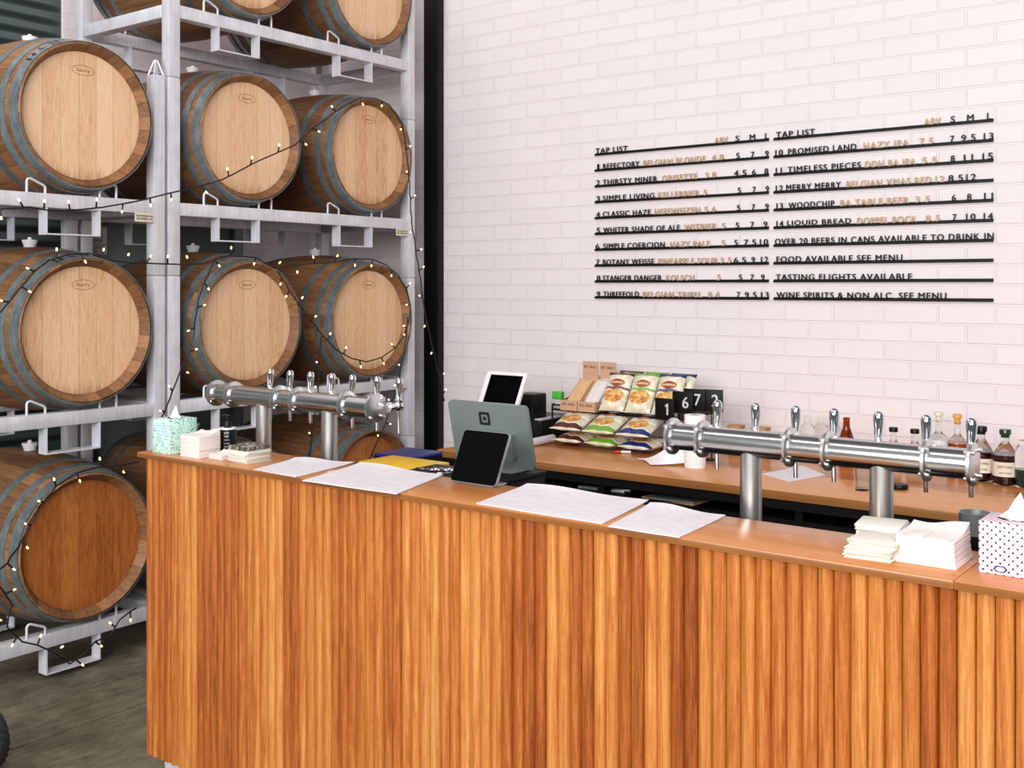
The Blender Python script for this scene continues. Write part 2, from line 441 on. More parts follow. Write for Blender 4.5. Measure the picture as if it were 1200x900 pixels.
def text(txt, name, mat, parent, W=None, H=.03, depth=.004, frame=None, bold=0., sp=1.):
    """lettering fitted into W x H with its lower left at the origin of frame (x right, y up, z out)"""
    me = text_mesh(txt, depth/max(H, 1e-4)*1.0, 0., sp)
    xs = [v.co.x for v in me.vertices]; ys = [v.co.y for v in me.vertices]; zs = [v.co.z for v in me.vertices]
    x0, x1 = min(xs), max(xs); y0, y1 = min(ys), max(ys); z0 = min(zs); dz = max(max(zs)-z0, 1e-6)
    sy = H/(y1-y0); sx = (W/(x1-x0)) if W else sy
    for v in me.vertices:
        v.co = Vector(((v.co.x-x0)*sx, (v.co.y-y0)*sy, (v.co.z-z0)/dz*depth))
    if bold:                                                       # heavier strokes: the glyphs twice, a hair apart
        b = bmesh.new(); b.from_mesh(me)
        r = bmesh.ops.duplicate(b, geom=list(b.verts)+list(b.edges)+list(b.faces))
        for v in r['geom']:
            if isinstance(v, bmesh.types.BMVert): v.co += Vector((bold, bold*.5, .0002))
        b.to_mesh(me); b.free()
    if frame: me.transform(frame)
    return link(name, me, mat, parent, 30)
def frame(o, x, y):
    x = Vector(x).normalized(); y = Vector(y).normalized(); z = x.cross(y)
    return Matrix(((x.x, y.x, z.x, o[0]), (x.y, y.y, z.y, o[1]), (x.z, y.z, z.z, o[2]), (0, 0, 0, 1)))

# ------------------------------------------------------------------ setting
WX, WY = -5.5, 5.0
struct(G().box(-3.745, 4, -5, WY+.1, -.12, 0).done('floor', 'concrete', None, 0))
struct(G().box(-6, -3.754, -5, WY+.1, -.12, 0).done('floor', 'concrete', None, 0))
struct(G().box(-3.76, -3.74, -5, WY, -.119, -.006).done('trim_1', 'dirt', None, 0))
struct(G().box(WX-.12, 4, WY, WY+.12, 0, 5.5).done('wall_back', 'brick', None, 0))
struct(G().box(WX-.12, WX, 4.40, WY, 0, 5.5).done('wall_left', 'brick_side', None, 0))
struct(G().box(WX-.12, WX, 3.22, 4.40, 2.08, 5.5).done('wall_left', 'brick_side', None, 0))
struct(G().box(WX-.12, WX, -5, 3.22, 3.6, 5.5).done('wall_left', 'brick_side', None, 0))
struct(G().box(-6, 4, -5, WY+.12, 5.5, 5.6).done('ceiling', 'ceiling', None, 0))
d1 = struct(G().box(WX-.06, WX-.02, 3.40, 4.36, 0.01, 2.04, .003).done('door_1', 'grey_paint', None, 30))
g = G(); g.box(WX-.1, WX+.03, 3.24, 3.38, 0, 2.08, .003); g.box(WX-.1, WX+.02, 4.36, 4.42, 0, 2.08, .003); g.box(WX-.1, WX+.02, 3.38, 4.36, 2.04, 2.09, .003)
g.done('door_frame', 'grey_paint', d1)
g = G(); g.box(WX-.02, WX+.03, 4.26, 4.29, 1.0, 1.03); g.box(WX+.02, WX+.035, 4.16, 4.29, 1.0, 1.03, .004); g.done('door_handle', 'silver', d1)
struct(G().box(WX-.08, WX-.03, -4.5, 3.24, 0.0, 3.62).done('door_2', 'slat', None, 0))
tag(G().box(-4.43, -4.315, 4.945, WY, 0, 5.5, .002).done('steel_column', 'black', None, 30), 'black steel column running floor to ceiling on the brick wall', 'column')
# warning signs on the door
y0, y1 = onX(106, 0, WX).y, onX(127, 0, WX).y
za, zb, zc = onX(116, 266, WX).z, onX(116, 286, WX).z, onX(116, 298, WX).z
sx_ = WX-.018
sg = thing('warning_sign', 'white notice with large lettering on the grey door behind the barrels', 'sign', (sx_, y0, zb))
G().box(0, .004, 0, y1-y0, 0, za-zb).done('sign_plate', 'white', sg, 0)
for i, s_ in enumerate(('THIS IS', 'YOUR HIGH', 'CHARGE')):
    text(s_, 'lettering', 'redink' if i == 1 else 'ink', sg, .075, .02, .001, frame((.0045, .008, .066-.028*i), (0, 1, 0), (0, 0, 1)))
sg = thing('warning_sign', 'smaller red and white notice below the large-lettered one on the grey door', 'sign', (sx_, y0+.02, zc))
G().box(0, .004, 0, y1-y0-.02, 0, zb-zc-.004).done('sign_plate', 'white', sg, 0)
text('DANGER', 'lettering', 'redink', sg, .07, .02, .001, frame((.0045, .008, .03), (0, 1, 0), (0, 0, 1)))
for i in range(2): text('AREA HIGH', 'lettering', 'ink', sg, .07, .006, .001, frame((.0045, .008, .018-.01*i), (0, 1, 0), (0, 0, 1)))

# ------------------------------------------------------------------ barrel racks
RX0, RX1 = -5.05, -4.27           # rear and front faces
BT = [.20, 1.118, 2.036, 2.954]   # beam tops
def make_rack(name, label, ylo, yhi, zt, centres, zpost0, stick=None):
    r = thing(name, label, 'rack', (RX1, ylo, zpost0), 0, 'stacked steel barrel racks')
    O = Vector((RX1, ylo, zpost0))
    L = lambda x, y, z: Vector((x, y, z))-O
    def bx(nm, x0, x1, y0, y1, z0, z1, bev=.004):
        return G().box(x0-O.x, x1-O.x, y0-O.y, y1-O.y, z0-O.z, z1-O.z, bev).done(nm, 'galv', r, 30)
    ptop = zt+.578
    for x0, x1 in ((RX1-.06, RX1), (RX0, RX0+.06)):
        for y in (ylo, yhi-.06):
            p = bx('post', x0, x1, y, y+.06, zpost0, ptop)
            g = G(); c = Vector(((x0+x1)/2, y+.03, ptop))-O
            for sx in (-1, 1):
                for sy in (-1, 1): g.tube([c+Vector((sx*.024, sy*.024, 0)), c+Vector((sx*.004, sy*.004, .07))], .004, 6)
            if name == 'barrel_rack' and stick == 'tip': g.done('stacking_guide', 'galv', p)
            else: g.b.free()
        bx('beam', x0, x1, ylo+.06, yhi-.06, zt-.06, zt)
    for y in (ylo, yhi-.06): bx('side_beam', RX0+.06, RX1-.06, y, y+.06, zt-.06, zt)
    for cy in centres:
        for x0, x1 in ((RX1-.06, RX1), (RX0, RX0+.06)):
            xm = x1-.008 if x1 == RX1 else x0+.008
            for sgn in (-1, 1):
                a, b = cy+sgn*.205, cy+sgn*.125
                pts = [L(xm, a, zt-.005), L(xm, a, zt+.046), L(xm, a-sgn*.004, zt+.054), L(xm, a-sgn*.014, zt+.057), L(xm, b+sgn*.010, zt+.034), L(xm, b, zt+.026), L(xm, b, zt-.005)]
                G().tube(pts, .0055, 8).done('cradle_loop', 'galv', r, 60)
            g = G(); w_ = .125; t_ = .006; zb = zt-.06; dr = min(.112, zb-.012)
            g.box(x0-O.x, x1-O.x, cy-w_-O.y, cy-w_+t_-O.y, zb-dr-O.z, zb-O.z); g.box(x0-O.x, x1-O.x, cy+w_-t_-O.y, cy+w_-O.y, zb-dr-O.z, zb-O.z)
            g.box(x0-O.x, x1-O.x, cy-w_+t_-O.y, cy+w_-t_-O.y, zb-dr-O.z, zb-dr+t_-O.z)
            g.done('fork_pocket', 'galv', r, 30)
    if stick in ('tip', 'label'):
        q = G(); yy = yhi-.06-.10
        lb = q.box(RX1-O.x, RX1+.002-O.x, yy-O.y, yy+.10-O.y, zt-.098-O.z, zt-.058-O.z).done('rack_plate', 'label', r, 0)
        lb['label'] = 'small cream maker plate'
        for i in range(2): text('SAFE WORKING LOAD', 'lettering', 'ink', lb, .085, .009, .0006, frame((RX1+.0021-O.x, yy+.008-O.y, zt-.076-.013*i-O.z), (0, 1, 0), (0, 0, 1)))
    return r
YA, YB, YC, YD = 1.32, 2.997, 3.018, 4.69
CA = [1.70, 2.545]; CB = [3.42, 4.215]
lv = ['lowest', 'second lowest', 'third', 'topmost']
for k in range(3):
    make_rack('barrel_rack', 'galvanised steel barrel rack at the left, %s of its stack of three' % ('lowest', 'middle', 'topmost')[k], YA, YB, BT[k], CA, 0 if k == 0 else BT[k]-.338, 'tip' if k == 2 else None)
for k in range(4):
    make_rack('barrel_rack', 'galvanised steel barrel rack nearest the brick wall, %s of its stack of four' % lv[k], YC, YD, BT[k], CB, 0 if k == 0 else BT[k]-.338, 'label' if k == 2 else None)

# ------------------------------------------------------------------ barrels
LH = .475
def rb(x): return .310+(.366-.310)*(1-(x/LH)**2)
def make_barrel(headmat, label):
    b = thing('wine_barrel', label, 'barrel', (0, 0, 0), 0, 'oak barrels on the racks')
    ax = Matrix.Translation((0, 0, .37)) @ Matrix.Rotation(PI/2, 4, 'Y')      # local z -> +x
    C0 = Vector((0, 0, .37))
    g = G(); pr = []
    xs = [-LH+2*LH*k/24 for k in range(25)]
    pr = [(.271, -LH+.06), (.274, -LH+.045), (.301, -LH), (.309, -LH+.005)]+[(rb(x), x) for x in xs[1:-1]]+[(.309, LH-.005), (.301, LH), (.274, LH-.045), (.271, LH-.06)]
    g.lathe(pr, 60, Matrix.Rotation(PI/2, 4, 'Y'), False)
    g.done('staves', 'stave', b, 35, (0, 0, .37))
    for sgn in (1, -1):
        g = G(); x0, x1 = sgn*(LH-.056), sgn*(LH-.042)
        g.lathe([(.274, min(x0, x1)), (.274, max(x0, x1))], 60, Matrix.Rotation(PI/2, 4, 'Y'))
        h = g.done('barrel_head', headmat if sgn > 0 else 'headdark', b, 35, (0, 0, .37))
        if sgn > 0:
            e = [(LH-.0415, .052*math.cos(2*PI*k/36), .195+.021*math.sin(2*PI*k/36)) for k in range(36)]
            G().tube(e, .0011, 5, True).done('stamp_outline', 'goldink', h)
            text('Saury', 'stamp_lettering', 'goldink', h, .066, .02, .001, frame((LH-.0422, -.033, .184), (0, 1, 0), (0, 0, 1)))
    for a, w_ in ((.003, .046), (.078, .036), (.185, .038)):
        for sgn in (1, -1):
            xa, xb = LH-a, LH-a-w_
            g = G(); n = 60
            p = [(rb(xa)+.0005, sgn*xa), (rb(xa)+.0035, sgn*xa), (rb((xa+xb)/2)+.0035, sgn*(xa+xb)/2), (rb(xb)+.0035, sgn*xb), (rb(xb)+.0005, sgn*xb)]
            g.lathe(p, n, Matrix.Rotation(PI/2, 4, 'Y'), False)
            g.cyl(((xa+xb)/2*sgn, -.12, rb(xa)*.93-.0), ((xa+xb)/2*sgn, -.123, rb(xa)*.945+.004), .005, .004, 8)
            g.done('hoop', 'hoop', b, 35, (0, 0, .37))
    g = G(); g.lathe([(.026, .36), (.026, .372), (.034, .392), (.034, .398), (.01, .398), (.008, .41)], 20)
    g.done('bung', 'white', b, 40, (0, 0, .37))
    return b
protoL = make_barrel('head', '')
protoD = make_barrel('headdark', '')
bx_ = -4.705
spots = []; marked = []
loc_lab = {0: 'bottom shelf', 1: 'second shelf up', 2: 'third shelf up', 3: 'top shelf'}
for k in range(4):
    for cy, where in ((2.588, 'in the left rack beside the tall post'), (3.468, 'in the right rack just right of the tall post'), (4.31, 'in the right rack nearest the brick wall')):
        if k == 3 and cy < 3: continue
        spots.append((k, cy, '%s barrel, %s, %s' % ('dark-headed oak' if k == 0 else 'pale-headed oak', loc_lab[k], where)))
firstL = firstD = True
for k, cy, lab in spots:
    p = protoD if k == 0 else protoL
    z = BT[k]-.028
    if (k == 0 and firstD) or (k > 0 and firstL):
        p.location = (bx_, cy, z); p['label'] = lab
        if k == 0: firstD = False
        else: firstL = False
        q = p
    else:
        q = dup(p, (bx_, cy, z), lab)
    if cy < 3 and k in (1, 2): marked.append((k, q))
for k, q in marked:                                   # hand-written codes on the front hoops of two barrels
    for i, ch in enumerate('14 L 22' if k == 2 else '20 L 18'):
        if ch == ' ': continue
        a = math.radians((-52 if k == 2 else -26)+4.4*i); rr = .3178
        o = Vector((LH-.012, 0, .37)) + Vector((0, math.sin(a), math.cos(a)))*(rr+.0006)
        f = frame(o, (0, math.cos(a), -math.sin(a)), (-1, .235*math.sin(a), .235*math.cos(a)))
        text(ch, 'chalk_mark', 'ink', q, .006 if ch == '1' else .016, .03, .0008, f, .0012)

# ------------------------------------------------------------------ string lights
def strand(label, pts, x=-4.125, step=26, seed=1, extra=()):
    rnd = random.Random(seed)
    P = []
    for i in range(len(pts)-1):
        (u0, v0), (u1, v1) = pts[i][:2], pts[i+1][:2]
        n = max(1, int(math.hypot(u1-u0, v1-v0)/7))
        for k in range(n): P.append((u0+(u1-u0)*k/n, v0+(v1-v0)*k/n))
    P.append(pts[-1][:2])
    W = [onX(u, v, x)+Vector((rnd.uniform(-.004, .004), 0, 0)) for u, v in P]
    base = W[0].copy()
    t = thing('fairy_light_string', label, 'string lights', base, 0, 'fairy lights on the barrels')
    g = G(); g.tube([p-base for p in W], .0035, 6)
    acc = 0; bl = []
    for i in range(1, len(P)):
        acc += math.hypot(P[i][0]-P[i-1][0], P[i][1]-P[i-1][1])
        if acc > step*rnd.uniform(.8, 1.25):
            acc = 0
            d = (W[i]-W[i-1]).normalized(); nrm = Vector((0, -d.z, d.y))*rnd.choice((-1, 1))
            q = (nrm+d*rnd.uniform(-.6, .6)+Vector((rnd.uniform(0, .5), 0, 0))).normalized()
            a = W[i]-base; e = a+q*.03
            g.cyl(a, e, .0042, .0034, 8); bl.append((e, q))
    g.done('cable', 'cable', t, 60)
    for e, q in bl:
        b = G(); m = Matrix.Translation(e) @ q.to_track_quat('Z', 'Y').to_matrix().to_4x4()
        b.lathe([(.002, -.002), (.0034, .003), (.0036, .008), (.0022, .012), (.0005, .0135)], 10, m)
        b.done('bulb', 'bulb', t, 60)
    return t
strand('fairy light string along the left shelf beam, over two barrels and down the black column',
       [(-30, 240), (0, 245), (35, 243), (60, 247), (90, 246), (120, 243), (160, 236), (200, 226), (214, 223), (250, 214), (262, 210), (300, 190), (345, 170), (367, 150), (400, 126), (422, 115), (440, 115), (456, 123), (472, 147), (478, 190), (480, 226), (483, 262), (490, 310), (497, 362), (503, 392), (511, 425), (521, 470)], seed=3)
strand('fairy light string draped over the middle left barrel and across the post',
       [(-20, 372), (0, 366), (20, 342), (40, 318), (58, 305), (80, 298), (104, 297), (128, 305), (155, 308), (187, 309), (213, 310), (240, 309), (252, 304)], seed=5, step=24)
strand('fairy light string looped right round the middle barrel nearest the wall',
       [(252, 304), (270, 299), (300, 302), (322, 314), (340, 311), (362, 309), (392, 307), (417, 303), (437, 304), (452, 310), (466, 322), (476, 338), (481, 358), (480, 376), (474, 393), (463, 408), (447, 419), (430, 424), (412, 420), (394, 410), (378, 393), (360, 370), (345, 349), (335, 333), (325, 318)], seed=7, step=19)
strand('fairy light string down the left rim of the middle barrel beside the post',
       [(252, 304), (243, 324), (234, 345), (230, 368), (227, 392), (222, 412), (213, 432), (205, 450), (196, 475), (187, 496)], seed=9, step=24)
strand('fairy light string over the bottom left barrel and along the bottom beam',
       [(163, 541), (140, 545), (112, 548), (90, 554), (66, 570), (46, 594), (36, 615), (22, 640), (8, 660), (-12, 676), (2, 690), (14, 708), (8, 735), (26, 752), (44, 756), (62, 764), (82, 778), (96, 768), (112, 752), (130, 744), (140, 726), (160, 712)], seed=12, step=22)
strand('fairy light string hanging past the rightmost handle of the left tap tower',
       [(478, 372), (474, 410), (466, 450), (458, 478), (452, 496), (444, 514), (432, 540)], seed=14, step=20)
strand('fairy light string hanging behind the middle of the left tap tower',
       [(377, 392), (374, 425), (372, 460), (368, 495), (364, 520), (362, 542)], seed=15, step=26)

# ------------------------------------------------------------------ bar counter
CZ = 1.10; FY = 2.135; XL = -3.135; XR = .35
bar = thing('bar_counter', 'bar counter clad in vertical fluted orange timber battens', 'counter', (XL, FY, 0))
nb = int((XR-XL)/SLW)
rnd = random.Random(4)
g = G()
for i in range(nb):
    xa = i*SLW; pts = []
    for k in range(9):
        a = PI*k/8
        pts.append((xa+SLW/2-SLW*.485*math.cos(a), -.0145*math.sin(a)**.8))
    pts += [(xa+SLW*.985, .012), (xa+SLW*.015, .012)]
    g.prism(pts, .105, CZ-.018)
sl = g.done('fluted_front', 'batten', bar, 50)
g = G(); g.box(0, XR-XL, .0125, .03, .10, CZ-.022); g.box(0, .02, .03, .24, .1, CZ-.022); g.box(XR-XL-.02, XR-XL, .03, .24, .1, CZ-.022); g.box(0.02, XR-XL-.02, .215, .24, .1, CZ-.022)
g.done('carcass', 'void', bar, 0)
g = G(); g.box(.02, XR-XL, .05, .07, 0, .1); g.box(.02, .04, .07, .23, 0, .1); g.done('kick_plate', 'galv', bar, 0)
for x0, x1, lab in ((XL-.025, -.567, 'long varnished timber bar top running from the left end of the bar'), (-.566, XR+.02, 'short varnished timber bar top at the right under the pink tissue box')):
    G().box(0, x1-x0, 0, .265, 0, .017, .003).done('countertop', 'top', bar, 30, (x0-XL, 2.108-FY, CZ-.017))

# menus lying on the bar top
def sheet(pix, label, z, n=1):
    P = [onZ(u, v, z) for u, v in pix]; c = sum(P, Vector())/4; c.z = z
    ex = (P[3]-P[0]+P[2]-P[1]); rz = math.atan2(ex.y, ex.x)
    R = Matrix.Rotation(-rz, 4, 'Z')
    q = [R @ (p-c) for p in P]
    g = G(); N = 10; vs = []; fs = []
    for layer, dz in ((0, .0), (1, .0022)):
        for i in range(N+1):
            for j in range(N+1):
                s, t = i/N, j/N
                p = q[0]*(1-s)*(1-t)+q[3]*s*(1-t)+q[2]*s*t+q[1]*(1-s)*t
                zz = .0035*max(0, (t-.75)/.25)**2*(1+math.sin(6*s))+.0005*math.sin(9*s)
                vs.append((p.x, p.y, dz+.0008+max(0, zz)))
    M_ = (N+1)**2
    for i in range(N):
        for j in range(N):
            a = i*(N+1)+j; b = a+1; c_ = a+N+2; d = a+N+1
            fs.append((a, d, c_, b)); fs.append((M_+a, M_+b, M_+c_, M_+d))
    for i in range(N):
        for e in ((i, i+1), (N*(N+1)+i+1, N*(N+1)+i), ((i+1)*(N+1), i*(N+1)), (i*(N+1)+N, (i+1)*(N+1)+N)):
            fs.append((e[0], e[1], M_+e[1], M_+e[0]))
    g.add(vs, fs)
    return tag(g.done('paper_menu', 'menu', None, 30, c, (0, 0, rz)), label, 'menu', 'paper menus on the bar')
# order: front-left, back-left, back-right, front-right
sheet([(297.5, 551), (345, 538.5), (415, 543), (347, 560)], 'smallest-looking white paper menu, leftmost on the bar top', CZ)
sheet([(354, 564), (422, 544), (519, 558), (465, 580)], 'white paper menu on the bar top just left of the black card reader screen', CZ)
sheet([(557.5, 591), (617.5, 569), (760, 588), (706, 615)], 'large white paper menu on the bar top just right of the black card reader screen', CZ)
sheet([(712.5, 618), (762, 591.5), (850, 606), (796, 631)], 'rightmost white paper menu, near the right tap tower post', CZ)

# ------------------------------------------------------------------ work bench behind the bar (carries the towers)
LBZ = .90
wb = thing('work_bench', 'black work bench standing right behind the timber bar', 'bench', (XL+.1, 2.39, 0))
G().box(0, 3.3, 0, .5, LBZ-.03, LBZ, .003).done('bench_top', 'void', wb, 30)
g = G(); g.box(.02, 3.28, .02, .04, 0, LBZ-.03); g.box(.02, .05, .04, .46, 0, LBZ-.03); g.box(3.25, 3.28, .04, .46, 0, LBZ-.03); g.box(.05, 3.25, .04, .46, .3, .32)
g.done('bench_frame', 'void', wb, 0)
TY, TZ, TR = 2.482, 1.262, .0335
def tower(label, ul, ur, rims, legs, taps):
    x0, x1 = XY(ul, TY), XY(ur, TY); z0 = LBZ
    t = thing('tap_tower', label, 'tap tower', ((x0+x1)/2, TY, z0), 0, 'stainless beer tap towers')
    cx = (x0+x1)/2; H = TZ-z0
    G().cyl((x0-cx, 0, H), (x1-cx, 0, H), TR, n=48).done('tap_tube', 'steel', t, 40)
    for u in legs:
        x = XY(u, TY)-cx
        g = G(); g.lathe([(.05, 0), (.05, .008), (.0265, .012), (.0265, H-TR*.6)], 40, Matrix.Translation((x, 0, 0)))
        g.done('tower_leg', 'steelpost', t, 40)
    for i, u in enumerate(rims):
        x = XY(u, TY)-cx; end = i in (0, len(rims)-1)
        g = G(); m = Matrix.Translation((x, 0, H)) @ Matrix.Rotation(PI/2, 4, 'Y')
        g.lathe([(.0455, -.0045), (.047, -.0035), (.047, .0035), (.0455, .0045)], 48, m)
        for k in range(4):
            a = PI/4+PI/2*k; p = Vector((x, .0405*math.cos(a), H+.0405*math.sin(a)))
            g.cyl(p-Vector((.011, 0, 0)), p+Vector((.012, 0, 0)), .0045, n=8)
        g.done('flange', 'spun', t, 40)
    for u in taps:
        x = XY(u, TY+.085)-cx
        g = G()
        g.cyl((x, .03, H), (x, .075, H), .011, n=20); g.cyl((x, .036, H), (x, .046, H), .017, n=20)
        g.ball((x, .085, H), .0175, 12)
        g.cyl((x, .085, H), (x, .085, H-.036), .010, .009, 16)
        g.cyl((x, .085, H-.03), (x, .088, H-.088), .0062, .0056, 16)
        tp = g.done('tap', 'chrome', t, 50)
        h = G(); m = Matrix.Translation((x, .085, H+.012)) @ Matrix.Rotation(math.radians(-4), 4, 'X')
        h.lathe([(.013, 0), (.014, .006), (.0095, .011), (.0088, .016), (.0102, .036), (.0122, .056), (.0128, .064), (.0118, .072), (.0075, .0775), (.001, .079)], 24, m)
        h.done('tap_handle', 'chrome', tp, 50)
    return t
tower('stainless steel tap tower at the left end, in front of the barrels', 253, 441, [254, 274, 328, 350, 407, 440], [309, 386], [316, 339, 363, 388, 412, 441, 467])
tower('stainless steel tap tower at the right, in front of the white brick wall', 787, 1141, [789, 824, 926, 971, 1087, 1140], [880, 1033], [840, 885, 932, 977, 1029, 1085, 1138])
# paper work shaker on the work bench
c = onY(1143, 600, 2.56)
sh = thing('steel_canister', 'steel-rimmed black canister behind the bar beside the pink tissue box', 'canister', (c.x, c.y, LBZ))
hh = c.z-LBZ
G().lathe([(.028, 0), (.031, .004), (.033, hh*.8)], 32).done('canister_body', 'blackplastic', sh)
G().lathe([(.034, hh*.8), (.0345, hh-.003), (.0355, hh), (.033, hh), (.032, hh*.82)], 32, None, False).done('steel_cup', 'silver', sh)

# ------------------------------------------------------------------ goods on the bar top
def tissue_puff(parent, cx, cy, z, s, seed):
    rnd = random.Random(seed); g = G(); n = 14
    rows = []
    for k, (r, h) in enumerate(((.034, -.004), (.026, .008), (.017, .022), (.009, .038), (.003, .05))):
        row = []
        for i in range(n):
            a = 2*PI*i/n; w_ = 1+.35*math.sin(3*a+k*.7)
            row.append(((cx+r*s*w_*math.cos(a)+.008*s*(k/4)**2), cy+r*.45*s*w_*math.sin(a), z+h*s*(1+.12*math.sin(2*a+seed))))
        rows.append(row)
    v = [p for r in rows for p in r]; f = []
    for k in range(len(rows)-1):
        for i in range(n): f.append((k*n+i, k*n+(i+1) % n, (k+1)*n+(i+1) % n, (k+1)*n+i))
    f.append(tuple((len(rows)-1)*n+i for i in range(n)))
    g.add(v, f); return g.done('tissue', 'tissue', parent, 60)
def tissue_box(label, x0, x1, y0, y1, h, mat, seed, s=1.):
    t = thing('tissue_box', label, 'tissue box', ((x0+x1)/2, (y0+y1)/2, CZ), 0)
    a, b = (x1-x0)/2, (y1-y0)/2
    G().box(-a, a, -b, b, 0, h, .002).done('box', mat, t, 30)
    g = G(); g.prism([(a*.6*math.cos(2*PI*k/24), b*.42*math.sin(2*PI*k/24)) for k in range(24)], h-.0005, h+.0006); g.done('box_slot', 'void', t, 30)
    tissue_puff(t, 0, 0, h, s, seed); return t
tissue_box('mint green tissue box with swirl pattern at the left end of the bar', -3.113, -3.018, 2.135, 2.24, .112, 'mint', 2, .75)
pk = tissue_box('pink tissue box with black polka dots at the right edge', -.545, -.43, 2.2, 2.30, .1, 'dots', 5, .95)
g = G(); g.prism([(-.013, 0), (-.007, .006), (.007, .006), (.013, 0), (.007, -.006), (-.007, -.006)], 0, .0008, frame((-.018, -.0502, .012), (1, 0, 0), (0, 0, 1)))
em = g.done('emblem', 'blue', pk, 0)
g = G(); g.prism([(-.009, 0), (-.005, .004), (.005, .004), (.009, 0), (.005, -.004), (-.005, -.004)], 0, .0006, frame((-.018, -.0511, .012), (1, 0, 0), (0, 0, 1))); g.done('emblem_field', 'paper', em, 0)

def napkins(label, x0, x1, y0, y1, h, seed, flare=0.):
    rnd = random.Random(seed); t = thing('napkin_stack', label, 'napkins', ((x0+x1)/2, (y0+y1)/2, CZ))
    a, b = (x1-x0)/2, (y1-y0)/2; g = G(); K = 14
    for k in range(K):
        z0, z1 = h*k/K, h*(k+1)/K; sc = 1+flare*(1-k/K)**3; j = rnd.uniform(-.001, .001); j2 = rnd.uniform(-.001, .001)
        g.box(-a*sc+j, a*sc+j, -b*sc+j2, b*sc+j2, z0, z1, .0005)
    g.done('napkin_pile', 'napkin', t, 50)
    N = 8; vs = []; fs = []                                   # top napkin, lifted at the back corner
    for lay in (0, 1):
        for i in range(N+1):
            for jj in range(N+1):
                s, q = i/N*2-1, jj/N*2-1
                lift = .012*max(0, (s+q)/2)**2+.008*max(0, q)**2+.002*math.sin(4*s)
                vs.append((s*a*.99, q*b*.99, h-.0005+lift*lay+.0015*lay))
    MM = (N+1)**2
    for i in range(N):
        for jj in range(N):
            p = i*(N+1)+jj; fs.append((MM+p, MM+p+1, MM+p+N+2, MM+p+N+1)); fs.append((p, p+N+1, p+N+2, p+1))
    for i in range(N):
        for e in ((i+1, i), (N*(N+1)+i, N*(N+1)+i+1), (i*(N+1), (i+1)*(N+1)), ((i+1)*(N+1)+N, i*(N+1)+N)): fs.append((e[0], e[1], MM+e[1], MM+e[0]))
    G().add(vs, fs).done('top_napkin', 'napkin', t, 60)
    return t
napkins('cream napkin stack beside the mint green tissue box', -2.972, -2.875, 2.142, 2.225, .068, 3)
napkins('wide white napkin stack beside the coasters near the pink tissue box', -.70, -.588, 2.192, 2.31, .052, 6, .09)
napkins('small low stack of white napkins in front of the black pump bottle', -2.855, -2.79, 2.165, 2.225, .014, 8)

pb = thing('pump_bottle', 'black pump soap bottle with white lettering on the bar top', 'bottle', (-2.905, 2.278, CZ))
G().lathe([(.026, 0), (.028, .003), (.028, .078), (.026, .081), (.012, .083), (.012, .09)], 32).done('bottle_body', 'blackplastic', pb)
G().lathe([(.0284, .079), (.0284, .083), (.013, .084)], 32, None, False).done('bottle_shoulder', 'white', pb)
g = G(); g.cyl((0, 0, .09), (0, 0, .104), .013, .011, 20); g.cyl((0, 0, .104), (0, 0, .118), .005, n=12); g.box(-.03, .011, -.007, .007, .117, .125, .003); g.done('pump', 'blackplastic', pb, 40)
dirc = Vector((2.905, -2.278, 0)).normalized(); sd = Vector((-dirc.y, dirc.x, 0))
for i, (s_, wd) in enumerate((('AESOP'[0:0]+'HAND', .026), ('WASH', .024), ('gentle soap', .03), ('for hands', .03), ('500 ml', .02))):
    text(s_, 'lettering', 'white', pb, wd*.6, .006 if i < 2 else .004, .0006, frame(dirc*.0282+Vector((0, 0, .066-.011*i))-sd*.012, sd, (0, 0, 1)))

cproto = None
def coasters(n, x, y, z0, lab, grp, printed=0, seed=1, rz0=0., shift=(0, 0)):
    global cproto
    rnd = random.Random(seed)
    for i in range(n):
        me = bpy.data.meshes.get('coaster_print' if i >= n-printed else 'coaster_plain')
        if me is None:
            g = G(); g.box(-.0465, .0465, -.0465, .0465, 0, .0024, .0006)
            o = g.done('coaster', 'coasterprint' if i >= n-printed else 'coaster', None, 30); o.data.name = 'coaster_print' if i >= n-printed else 'coaster_plain'
        else:
            o = bpy.data.objects.new('coaster', me); COL.objects.link(o)
        o.location = (x+rnd.uniform(-.004, .004)+shift[0]*i/n, y+rnd.uniform(-.004, .004)+shift[1]*i/n, z0+i*.0025)
        o.rotation_euler = (0, 0, rz0+rnd.uniform(-.06, .06))
        tag(o, (lab % 'topmost') if i == n-1 else (lab % 'one of those stacked'), 'coaster', grp)
coasters(20, -2.722, 2.215, CZ, 'square beer coaster in the left pile by the pump bottle, %s', 'coasters in the left pile', 5, 2)
coasters(15, -.752, 2.206, CZ, 'square cream coaster in the front right pile by the white napkins, %s', 'coasters in the front right pile', 0, 5, .05, (.012, .004))
coasters(20, -.762, 2.305, CZ, 'square cream coaster in the taller rear right pile, %s', 'coasters in the rear right pile', 0, 6, 0.1, (0, 0))

